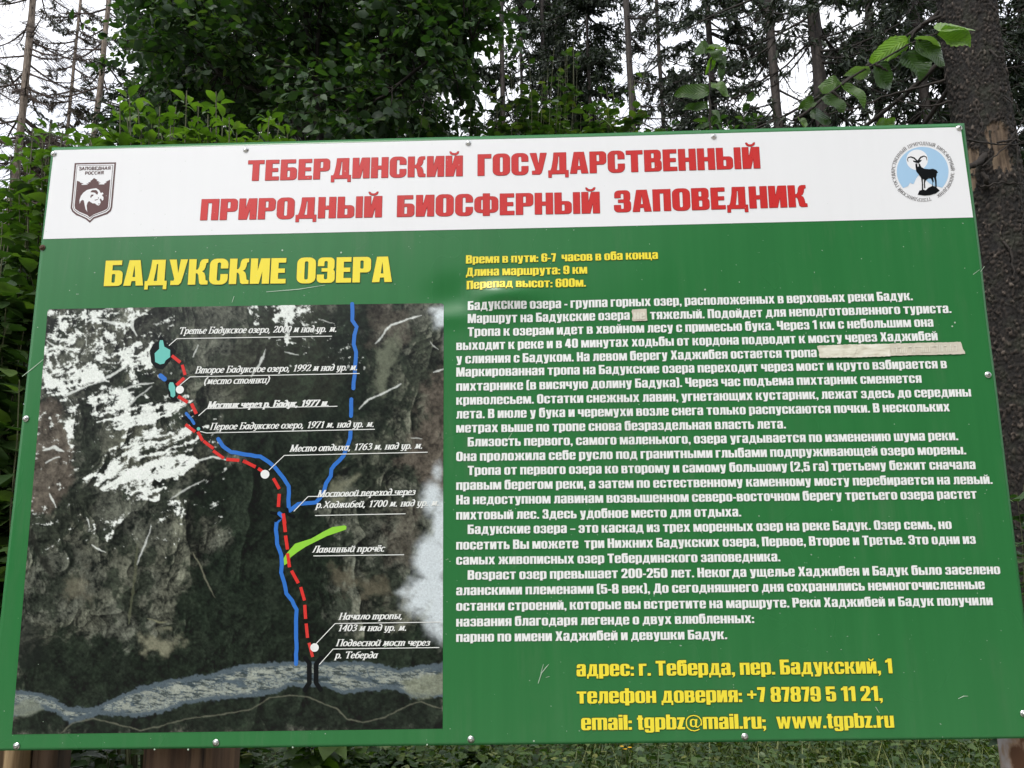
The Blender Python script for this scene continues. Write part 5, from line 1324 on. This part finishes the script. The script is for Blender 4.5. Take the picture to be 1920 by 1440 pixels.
# ------------------------------------------------------------------ broad-leaved tree over the left half of the board
def broad_tree():
    D = 6.2; yb = CAM[1] + D
    base = on_plane(600, 300, yb)[0]; base[2] = 0
    t = empty('broadleaf_tree', Vector(base))
    tag(t, 'dense dark green broad leaved tree with forked stems above the left half of the board', 'tree')
    L_ = lambda x_, y_, dy=0: on_plane(x_, y_, yb + dy)[0] - base
    stems = [([L_(598, 420), L_(590, 260), L_(570, 110), L_(548, -60), L_(540, -260)], .045), ([L_(606, 420), L_(600, 250), L_(588, 120), L_(600, -20), L_(640, -200)], .03),
             ([L_(596, 380), L_(560, 245), L_(520, 190), L_(470, 160), L_(425, 148), L_(330, 60)], .034), ([L_(602, 400), L_(650, 240), L_(720, 120), L_(760, -40), L_(800, -200)], .03),
             ([L_(590, 330, .3), L_(520, 200, .5), L_(420, 40, .7), L_(360, -120, .8)], .03), ([L_(602, 350, -.2), L_(690, 200, -.4), L_(800, 110, -.6), L_(880, 70, -.7)], .022)]
    anchors = []
    P0 = np.array([[0, 0, 0.0], stems[0][0][0]])
    V, F = tube(curve(P0[0], P0[1], 0, .02, 8), np.linspace(.10, .06, 8), 10)
    mesh_obj('trunk', V, F, M_dktwig, t, smooth=True)
    for pts, r in stems:
        P = np.array(pts); tt = np.linspace(0, len(P) - 1, 26)
        Q = np.stack([np.interp(tt, np.arange(len(P)), P[:, j]) for j in range(3)], 1); Q[1:] += np.cumsum(nr.normal(0, .007, (25, 3)), 0)
        V, F = tube(Q, np.linspace(r, r * .35, 26), 8); mesh_obj('stem', V, F, M_dktwig, t, smooth=True)
        anchors += list(Q[8:])
    anchors = np.array(anchors)
    LP, LD, LN = [], [], []
    ends = []
    for k_ in range(470):
        x_ = rnd.uniform(205, 930); y_ = rnd.uniform(-260, 262); dy = rnd.uniform(-1.0, 1.3)
        if x_ < 300 and y_ > 110 and rnd.random() < .5: continue
        if y_ > 130 and 210 < x_ < 520: dy = rnd.uniform(.1, 1.6)
        if x_ > 850 and y_ > 60 and rnd.random() < .7: continue
        if rnd.random() < .05: continue
        ends.append(L_(x_, y_, dy))
    bag = None
    for k_, e in enumerate(ends):
        a = anchors[np.argmin(np.linalg.norm(anchors - e, axis=1) + nr.random(len(anchors)) * .5)]
        c_ = curve(a, e, -.04, .12, 7)
        V, F = tube(c_, np.linspace(.008, .0025, 7), 4)
        if k_ < 286:
            if bag: bag.obj('branch', M_dktwig, t)
            bag = Bag()
        elif k_ == 286:
            bag.obj('branch', M_dktwig, t); bag = Bag()
        bag.add(V, F)
        for j in range(7):
            u = rnd.uniform(.35, 1); q = np.array([np.interp(u, np.linspace(0, 1, 7), c_[:, i_]) for i_ in range(3)])
            e2 = q + nr.normal(0, .16, 3) + (e - a) / (np.linalg.norm(e - a) + .01) * .14
            V, F = tube(curve(q, e2, 0, .1, 4), np.linspace(.003, .0012, 4), 3); bag.add(V, F)
            m_ = 9
            us = np.linspace(.1, 1, m_)[:, None]; pts = q + (e2 - q) * us + nr.normal(0, .01, (m_, 3))
            ax = (e2 - q) / (np.linalg.norm(e2 - q) + 1e-6)
            sd = np.cross(ax, np.array([0, 0, 1.])); sd /= np.linalg.norm(sd) + 1e-6
            dd = ax * .6 + sd * np.where(np.arange(m_) % 2, 1, -1)[:, None] * .9 + nr.normal(0, .35, (m_, 3)); dd[:, 2] -= .25
            LP.append(pts); LD.append(dd); LN.append(rnorm(m_, .9, .6))
    bag.obj('branch', M_dktwig, t, 'stuff')
    P = np.concatenate(LP); n = len(P)
    leaf_object('leaves', L_cheap, P, np.concatenate(LD), np.concatenate(LN), nr.uniform(.050, .105, n), M_hazel, t, kind='stuff')
broad_tree()

# ------------------------------------------------------------------ leafy shrubs
def shrub(name, label, base, tips, mat, size, tmpl=L_lance, nl=9, whorl=4, D=None, stem_r=.006, cat='shrub', group=None, wid=1.0, single=0, twigs=3, rn=(0, 1), downfill=.5):
    """stems from base to each tip; leaves in tufts toward the tips. single: this many of the topmost leaves are objects of their own"""
    t = empty(name, Vector(base)); tag(t, label, cat, group)
    base = np.asarray(base, float)
    P, Dr, N, S = [], [], [], []
    for tip in tips:
        tip = np.asarray(tip, float) - base
        b0 = nr.normal(0, .05, 3); b0[2] = 0
        c_ = curve(b0, tip, -.02, .05, 12)
        bg_ = Bag(); V, F = tube(c_, np.linspace(stem_r, stem_r * .35, 12), 5); bg_.add(V, F)
        axes = [(c_[int(12 * (1 - downfill)):], 1.0)]
        for k_ in range(twigs):
            q = c_[rnd.randint(5, 10)]; e = q + nr.normal(0, .09, 3) + np.array([0, 0, .10])
            tw = curve(q, e, 0, .08, 5); V, F = tube(tw, np.linspace(stem_r * .5, stem_r * .25, 5), 4); bg_.add(V, F); axes.append((tw, .8))
        bg_.obj('stem', M_stem, t)
        for ax, sc_ in axes:
            m_ = int(nl * sc_)
            for k_ in range(m_):
                u = (k_ + .6) / m_; q = np.array([np.interp(u, np.linspace(0, 1, len(ax)), ax[:, j]) for j in range(3)])
                a0 = rnd.uniform(0, 6.28)
                for w_ in range(whorl):
                    a = a0 + w_ * 6.283 / whorl + rnd.uniform(-.3, .3)
                    d = np.array([math.cos(a), math.sin(a), rnd.uniform(-.35, .55) + (.5 if u > .9 else 0)])
                    P.append(q + d * .012); Dr.append(d); N.append(np.array([0, 0, 1.]) + nr.normal(0, .28, 3)); S.append(size * rnd.uniform(.6, 1.15) * (.75 if u > .93 else 1))
    P, Dr, N, S = map(np.array, (P, Dr, N, S)); n = len(P)
    R1 = rn[0] + (rn[1] - rn[0]) * nr.random(n)
    order = np.argsort(-P[:, 2])
    own = order[:single]; rest = order[single:]
    if single:
        V, Fq, Ft = place_leaves(tmpl, np.zeros((1, 3)), np.array([[0, 1., 0]]), np.array([[0, 0, 1.]]), 1.0, wid)
        protos = []
        for k_ in range(6):
            Vk = V.copy(); Vk[:, 0] += .06 * np.sin(V[:, 1] * 3 + k_); Vk[:, 2] += (.05 + .03 * k_) * np.sin(V[:, 1] * 3.1)
            o = mesh_obj('leaf', Vk, [Fq, Ft], mat, t, attr={'rnd': np.full(len(V), rn[0] + (rn[1] - rn[0]) * (k_ + .5) / 6)}); protos.append(o)
        for j, i_ in enumerate(own):
            o = protos[j] if j < 6 else link(protos[j % 6].copy(), t)
            d = Vector(Dr[i_]).normalized(); nn = Vector(N[i_]); sd = d.cross(nn).normalized(); nn = sd.cross(d)
            s_ = S[i_]
            o.matrix_local = Matrix(((sd[0] * s_, d[0] * s_, nn[0] * s_, P[i_][0]), (sd[1] * s_, d[1] * s_, nn[1] * s_, P[i_][1]), (sd[2] * s_, d[2] * s_, nn[2] * s_, P[i_][2]), (0, 0, 0, 1)))
    if len(rest):
        leaf_object('leaves', tmpl, P[rest], Dr[rest], N[rest], S[rest], mat, t, wid=wid, kind='stuff', rn=R1[rest])
    return t
def tips_px(L, Y0):
    return [on_plane(x_, y_, Y0 + dy)[0] for x_, y_, dy in L]
# fresh green shrub above the left part of the board
Y1 = .85
b = on_plane(330, 1300, Y1)[0]; b[2] = 0
shrub('leafy_shrub', 'fresh green shrub whose long leaves rise above the left part of the board', b,
      tips_px([(242, 165, 0), (236, 205, .1), (285, 215, .1), (350, 170, 0), (372, 190, .15), (405, 172, .05), (418, 205, .2), (445, 235, .1), (320, 235, .05), (265, 240, 0), (210, 245, .1), (300, 262, .1), (380, 245, 0), (345, 262, .2), (410, 262, .1), (460, 262, .15), (240, 262, .2), (360, 225, .1), (300, 200, .1), (225, 190, 0), (258, 190, .1), (390, 215, 0), (430, 220, 0), (330, 200, .15), (280, 250, 0), (360, 260, 0), (430, 262, 0), (220, 268, 0), (300, 235, .2), (395, 240, .1)], Y1),
      M_elder, .078, wid=1.05, nl=6, whorl=5, single=290, twigs=2, rn=(.1, 1), downfill=.30)
b = on_plane(330, 1300, 1.0)[0]; b[2] = 0
shrub('leafy_shrub', 'small fresh green tuft above the board beside the broad leaved tree', b, tips_px([(505, 212, 0), (525, 222, .1), (490, 240, .05), (540, 245, .1), (515, 258, .1), (470, 262, .1), (560, 262, .1)], 1.0), M_elder, .075, wid=.95, nl=6, whorl=5, single=90, twigs=1, rn=(.2, .9), downfill=.25)
b = on_plane(100, 1300, .75)[0]; b[2] = 0
shrub('leafy_shrub', 'green shrub behind the upper left corner of the board', b, tips_px([(62, 240, 0), (95, 232, .1), (118, 245, 0), (140, 250, .1), (30, 262, .1), (80, 262, 0), (150, 262, .1), (170, 262, 0), (52, 285, .1), (20, 290, .1), (88, 290, .1)], .75), M_elder, .066, wid=1.0, nl=6, whorl=5, single=110, twigs=1, rn=(0, .75), downfill=.25)
# dark shrubs down the left side
for k_, (yy, lb) in enumerate(((.55, 'dark leafy shrub along the left edge of the board, nearest the board'), (1.1, 'dark shrub with broad leaves further behind the left edge'), (1.9, 'shaded thicket far behind the left edge of the board'))):
    b = on_plane(30, 1300, yy)[0]; b[2] = 0
    tp = []
    for _ in range(48 + 16 * k_):
        y_ = rnd.uniform(330, 1350); x_ = rnd.uniform(-130, 105) - (y_ - 330) * .05
        tp.append((x_, y_, rnd.uniform(-.15, .25)))
    shrub('leafy_shrub', lb, b, tips_px(tp, yy), M_hazel if k_ else M_under, (.085, .09, .085)[k_], tmpl=L_broad, nl=8, whorl=3, single=140 if k_ == 0 else 0, twigs=3, downfill=.5, rn=(0, .8), stem_r=.004)
# low shrubs over the centre of the board
for (x0, x1, y0, y1, yy, sz, lb, mt, n_) in ((640, 900, 185, 260, 4.3, .10, 'dark green shrub tops above the board below the broad leaved crown', M_hazel, 26), (900, 1080, 175, 255, 4.4, .115, 'green bushes above the middle of the board below the slim trunks', M_under, 22),
                                  (1060, 1250, 175, 250, 4.5, .11, 'pale green bush with pointed leaves below the white sky gap', M_under, 24), (1230, 1420, 205, 248, 4.7, .10, 'dark low bush above the board under the hanging leaf spray', M_hazel, 18)):
    b = on_plane((x0 + x1) / 2, 1300, yy)[0]; b[2] = 0
    shrub('leafy_shrub', lb, b, tips_px([(rnd.uniform(x0, x1), rnd.uniform(y0, y1), rnd.uniform(-.3, .3)) for _ in range(n_)], yy), mt, sz, nl=7, whorl=4, single=70, twigs=4, wid=1.25, downfill=.3, stem_r=.004)
for (x_, y_, yy, lb) in ((1010, 95, 4.4, 'thin sapling with pale leaves left of the slim spruces'), (1175, 110, 4.6, 'thin pale leaved sapling beside the free standing trunk'), (1060, 80, 4.8, 'yellow green sapling in front of the drooping spruce'), (925, 90, 4.4, 'sapling with drooping leaves at the edge of the broad leaved crown')):
    b = on_plane(x_, 1300, yy)[0]; b[2] = 0
    shrub('sapling', lb, b, tips_px([(x_ + rnd.uniform(-50, 50), y_ + rnd.uniform(-10, 120), rnd.uniform(-.3, .3)) for _ in range(9)], yy), M_under, .10, tmpl=L_broad, nl=6, whorl=2, twigs=4, cat='tree', downfill=.35)

# ------------------------------------------------------------------ two leafy beech twigs close to the board on the right
def sprig(label, Y0, lines, leaves, group='leafy twigs reaching over the board'):
    base = on_plane(*lines[0][0], Y0)[0]
    t = empty('leafy_branch', Vector(base)); tag(t, label, 'branch', group)
    for pts, r in [(l, .0042) for l in lines]:
        P = np.array([on_plane(a, b, Y0)[0] for a, b in pts]) - base; tt = np.linspace(0, len(P) - 1, 16)
        Q = np.stack([np.interp(tt, np.arange(len(P)), P[:, j]) for j in range(3)], 1); Q[1:-1] += nr.normal(0, .0015, (14, 3))
        V, F = tube(Q, np.linspace(r, r * .45, 16), 6); mesh_obj('twig', V, F, M_dktwig, t, smooth=True)
    for (xa, ya, xb, yb2, wid, face, rv) in leaves:
        a = on_plane(xa, ya, Y0)[0]; bq = on_plane(xb, yb2, Y0 + rnd.uniform(-.03, .03))[0]
        d = (bq - a) * 1.1; s_ = np.linalg.norm(d)
        side = np.cross(d / s_, np.array([0, 1., 0]))
        N = np.array([0, -1., 0]) * math.cos(face) + side * math.sin(face) + np.array([0, 0, .25])
        V, Fq, Ft = place_leaves(L_tooth, np.array([a - base]), np.array([d]), np.array([N]), s_, wid * .95)
        V[:, 1] += .004 * np.sin(L_tooth[0][:, 1] * 9 + xa) + .006 * np.sin(L_tooth[0][:, 0] * 11 + ya)
        mesh_obj('leaf', V, [Fq, Ft], M_beech if rv >= 0 else M_beechgrey, t, attr={'rnd': np.full(len(V), abs(rv)), 'lu': L_tooth[0][:, 0], 'lt': L_tooth[0][:, 1]}, smooth=True)
cz = lambda x_, y_: (1500 + x_ / 3.43, y_ / 3.43)
def CL(*a): return (*cz(a[0], a[1]), *cz(a[2], a[3]), *a[4:])
sprig('beech twig with large toothed leaves rising toward the big trunk', .35,
      [[(1490, 225), (1530, 196), (1565, 170), (1600, 142), (1640, 120), (1680, 96), (1718, 78), (1758, 62)], [(1560, 172), (1590, 198), (1600, 210)], [(1640, 120), (1665, 132)]],
      [CL(880, 210, 1105, 160, .75, .5, .95), CL(885, 220, 1110, 262, .70, -.3, .8), CL(735, 275, 935, 385, .95, .1, .15), CL(740, 240, 905, 262, .75, .7, -.9), CL(700, 250, 470, 380, .60, .5, 1.0), CL(700, 290, 520, 395, .75, -.7, .3),
       CL(690, 330, 790, 470, 1.15, .1, .1), CL(470, 420, 590, 560, 1.05, .1, .1), CL(455, 455, 300, 480, .55, .9, -.8), CL(270, 535, 125, 560, .80, .3, .5), CL(262, 545, 425, 645, .62, .4, .5), CL(150, 625, 280, 690, .95, .1, .2),
       CL(100, 650, 0, 690, .8, .2, .35), CL(60, 730, 195, 775, .95, .0, .05), CL(-10, 760, 40, 800, .7, .5, -.7), CL(490, 800, 615, 785, .6, -.6, .6), CL(690, 240, 720, 300, .8, .4, .3)])
c2 = lambda x_, y_: (960 + x_ / 2, y_ / 2)
def C2(*a): return (*c2(a[0], a[1]), *c2(a[2], a[3]), *a[4:])
sprig('upright beech twig with hanging dark leaves above the board right of centre', .55,
      [[(1334, 262), (1330, 200), (1329, 150), (1332, 120), (1342, 90)], [(1331, 150), (1352, 155)]],
      [C2(745, 175, 685, 190, .9, .2, .3), C2(730, 180, 800, 175, .6, .6, -.8), C2(745, 185, 780, 215, .9, .1, .3), C2(755, 215, 735, 270, .65, .5, .95), C2(770, 210, 800, 250, 1.0, .1, .25), C2(775, 240, 790, 300, .8, .2, .2),
       C2(745, 310, 815, 350, .65, .2, .55), C2(740, 345, 625, 345, .65, .3, .25), C2(738, 405, 650, 400, .62, -.2, .2), C2(745, 410, 790, 455, .6, .5, .3), C2(880, 380, 912, 352, .9, .1, .2), C2(740, 470, 690, 478, .7, 0, .1), C2(760, 455, 790, 480, .8, .2, .3), C2(875, 385, 880, 420, .9, .1, .1)])

# ------------------------------------------------------------------ ground
M_ground, nt, p, o_ = new_mat('forest soil')
v = coords(nt)
gcol = ramp(nt, noise(nt, v, 3.0, 8, .65), [(0.3, (0.020, 0.022, 0.010)), (0.5, (0.035, 0.045, 0.016)), (0.7, (0.06, 0.075, 0.026))])
nt.links.new(gcol, p.inputs['Base Color']); p.inputs['Roughness'].default_value = .95
bump(nt, p, noise(nt, v, 14, 6), .8, .05)
gx, gy = np.meshgrid(np.concatenate([[-900, -200, -60], np.linspace(-20, 20, 60), [60, 200, 900]]), np.concatenate([[-900, -100], np.linspace(-12, 40, 60), [120, 900]]))
gz = .10 * (fbm(gx / 2.3 + 50, gy / 2.3 + 50, 401, 3) - .5) * (np.hypot(gx, gy) < 60)
n1, n2 = gx.shape; i_ = np.arange(n1 * n2).reshape(n1, n2)
go = mesh_obj('ground', np.stack([gx, gy, gz], -1).reshape(-1, 3), np.stack([i_[:-1, :-1], i_[:-1, 1:], i_[1:, 1:], i_[1:, :-1]], -1).reshape(-1, 4), M_ground, smooth=True)
tag(go, kind='structure')
# unseen pale ground strip, added to bounce light onto the lower board
pxs, pys = np.meshgrid(np.linspace(-9, 9, 90), np.linspace(-5.5, -.5, 40))
pz = .075 + .02 * (fbm(pxs * 2 + 50, pys * 2 + 50, 441, 3) - .5) - .10 * smooth(np.abs(pys + 3), 2.2, 2.5)
M_bounce, nt, p, o_ = new_mat('pale bounce gravel')
v = coords(nt)
nt.links.new(ramp(nt, noise(nt, v, 60, 4, .7), [(0.3, (0.22, 0.21, 0.18)), (0.55, (0.40, 0.38, 0.34)), (0.75, (0.55, 0.53, 0.48))]), p.inputs['Base Color']); p.inputs['Roughness'].default_value = .9
bump(nt, p, noise(nt, v, 60, 4), .8, .01)
i_ = np.arange(pxs.size).reshape(pxs.shape)
tag(mesh_obj('bounce_strip', np.stack([pxs, pys, pz], -1).reshape(-1, 3), np.stack([i_[:-1, :-1], i_[:-1, 1:], i_[1:, 1:], i_[1:, :-1]], -1).reshape(-1, 4), M_bounce, smooth=True), kind='structure')
# distant wooded ridge seen through the gap
hx = np.linspace(-700, 1500, 90); hy = np.linspace(700, 1500, 24)
HX, HY = np.meshgrid(hx, hy)
ang = (HX + .0) / 900.0
prof = 350 * np.exp(-((HX - 300) / 170) ** 2) + 300 * np.exp(-((HX - 700) / 300) ** 2) + 120 * np.exp(-((HX + 100) / 300) ** 2)
HZ = prof * smooth(HY, 680, 900) * (.9 + .25 * fbm(HX / 60, HY / 60, 411, 4)) + 6 * fbm(HX / 9, HY / 9, 413, 2)
i_ = np.arange(HX.size).reshape(HX.shape)
M_hill = plain('far wooded slope', (0.055, 0.075, 0.055), .95, var=.35, scale=.08, bmp=1, bd=4)
ho = mesh_obj('hill', np.stack([HX, HY, HZ - 5], -1).reshape(-1, 3), np.stack([i_[:-1, :-1], i_[:-1, 1:], i_[1:, 1:], i_[1:, :-1]], -1).reshape(-1, 4), M_hill, smooth=True)
tag(ho, kind='structure')
# unseen wood added behind the viewer, heights shaped for what the glossy sheet mirrors
NP = []
for k_ in range(46):
    a = math.radians(-70 + 140 * k_ / 45 + rnd.uniform(-2, 2)); dd = rnd.uniform(15, 24)
    x_, y_ = math.sin(a) * dd, -math.cos(a) * dd
    el = 27 + 12 * math.tanh((x_ + 2) / 5)
    Ht = dd * math.tan(math.radians(el)) * rnd.uniform(.8, 1.12)
    m_ = int(70 * Ht); z_ = nr.random(m_) ** .9 * Ht; r_ = (1 - z_ / Ht) * rnd.uniform(1.6, 2.6) * np.sqrt(nr.random(m_)) + .1; q = nr.uniform(0, 6.283, m_)
    NP.append(np.stack([x_ + r_ * np.cos(q), y_ + r_ * np.sin(q), z_], 1))
P = np.concatenate(NP); n = len(P); dv = nr.normal(0, 1, (n, 3)); dv[:, 2] -= .4
leaf_object('unseen_wood', L_cheap, P, dv, nr.normal(0, 1, (n, 3)), nr.uniform(.4, .9, n), M_needle, None, kind='stuff')
# ground cover and grass
def scatter(n, x0, x1, y0, y1):
    x_ = nr.uniform(x0, x1, n); y_ = nr.uniform(y0, y1, n)
    return np.stack([x_, y_, np.zeros(n)], 1)
n = 80000
P = scatter(n, -4.0, 4.5, .5, 6.5); P[:, 2] = nr.random(n) ** 1.2 * .42 * np.where(P[:, 0] < .3, 1.3, .75) * (.5 + fbm(P[:, 0] * 1.3 + 40, P[:, 1] * 1.3 + 40, 421, 3)) + .02
a = nr.uniform(0, 6.283, n); Dd = np.stack([np.cos(a), np.sin(a), nr.uniform(-.3, .5, n)], 1)
o = leaf_object('ground_cover', L_cheap, P, Dd, rnorm(n, 1.2, .4), nr.uniform(.015, .06, n), M_under, None, kind='stuff')
n = 52000
P = scatter(n, -1.5, 5.0, 1.2, 7.0); P[:, 2] = .0
pat = fbm(P[:, 0] * .8 + 30, P[:, 1] * .8 + 30, 431, 3); P = P[(pat > .40) | (P[:, 0] > .4)]; n = len(P)
a = nr.uniform(0, 6.283, n); l = nr.uniform(.2, .9, n); Dd = np.stack([np.cos(a) * l, np.sin(a) * l, np.ones(n)], 1)
tg = (np.array([(-.022, 0, 0), (.022, 0, 0), (.018, .5, -.04), (-.018, .5, -.04), (0, 1, -.28)]), np.array([(0, 1, 2, 3)]), np.array([(3, 2, 4)]))
o = leaf_object('grass', tg, P, Dd, np.stack([np.cos(a), np.sin(a), np.zeros(n)], 1) * -1 + .3, nr.uniform(.12, .34, n), M_grass, None, kind='stuff')
# low plants with larger leaves just behind the lower edge
for (x_, y_, yy, sz, n_, lb, mt) in ((130, 1405, .9, .075, 5, 'dark leafy herb under the lower left of the board', M_under), (190, 1400, 1.0, .075, 7, 'leafy herb between the dark post and the square post', M_under), (225, 1418, .8, .06, 5, 'herb with small leaves touching the square post', M_under),
                             (45, 1425, .3, .04, 3, 'tiny sprout in front of the shadowed post', M_under), (470, 1400, 2.0, .08, 7, 'bushy weed right of the square post', M_under), (565, 1418, 2.2, .13, 4, 'weed with one large pale leaf below the map', M_elder), (640, 1405, 2.6, .07, 8, 'fern like green weed below the map', M_elder),
                             (720, 1412, 2.8, .08, 7, 'leafy weed below the right side of the map', M_under), (800, 1415, 2.8, .08, 6, 'weed with a yellowing leaf below the board centre', M_under), (880, 1412, 3.0, .07, 6, 'low green weed right of the yellowing leaf', M_under), (1905, 1000, 1.6, .07, 12, 'dark leafy plant at the foot of the big trunk', M_hazel)):
    b = on_plane(x_, 1420, yy)[0]; b[2] = 0
    sp_ = 26 if y_ > 1300 else 18
    shrub('herb', lb, b, tips_px([(x_ + rnd.uniform(-sp_, sp_), y_ + rnd.uniform(-12, 14) if y_ > 1300 else y_ + rnd.uniform(-100, 300), rnd.uniform(-.1, .1)) for _ in range(n_)], yy), mt, sz, tmpl=L_broad, nl=4, whorl=3, stem_r=.003, twigs=1, cat='plant', single=24, downfill=.3, wid=1.1)
# yellow flowers in the grass
M_flower = plain('yellow petals', (0.75, 0.42, 0.02), .5, var=.1)
for k_, (x_, y_) in enumerate(((1166, 1400), (1172, 1405), (1181, 1402))):
    b = on_plane(x_, y_, 3.2)[0]; h_ = b[2]; b2 = b.copy(); b2[2] = 0
    t = empty('flower', Vector(b2)); tag(t, ('leftmost', 'middle', 'rightmost')[k_] + ' of three small yellow flowers in the grass below the board', 'flower', 'yellow flowers in the grass')
    V, F = tube(np.array([[0, 0, 0], [.003, 0, h_ / 2], [0, 0, h_]]), .0015, 4); mesh_obj('stem', V, F, M_stem, t)
    m_ = 7; an = np.linspace(0, 6.283, m_, endpoint=False) + k_
    Pp = np.repeat([[0, 0, h_]], m_, 0); leaf_object('petals', L_cheap, Pp, np.stack([np.cos(an), np.sin(an), np.full(m_, .4)], 1), np.repeat([[0, 0, 1.]], m_, 0), .014, M_flower, t)
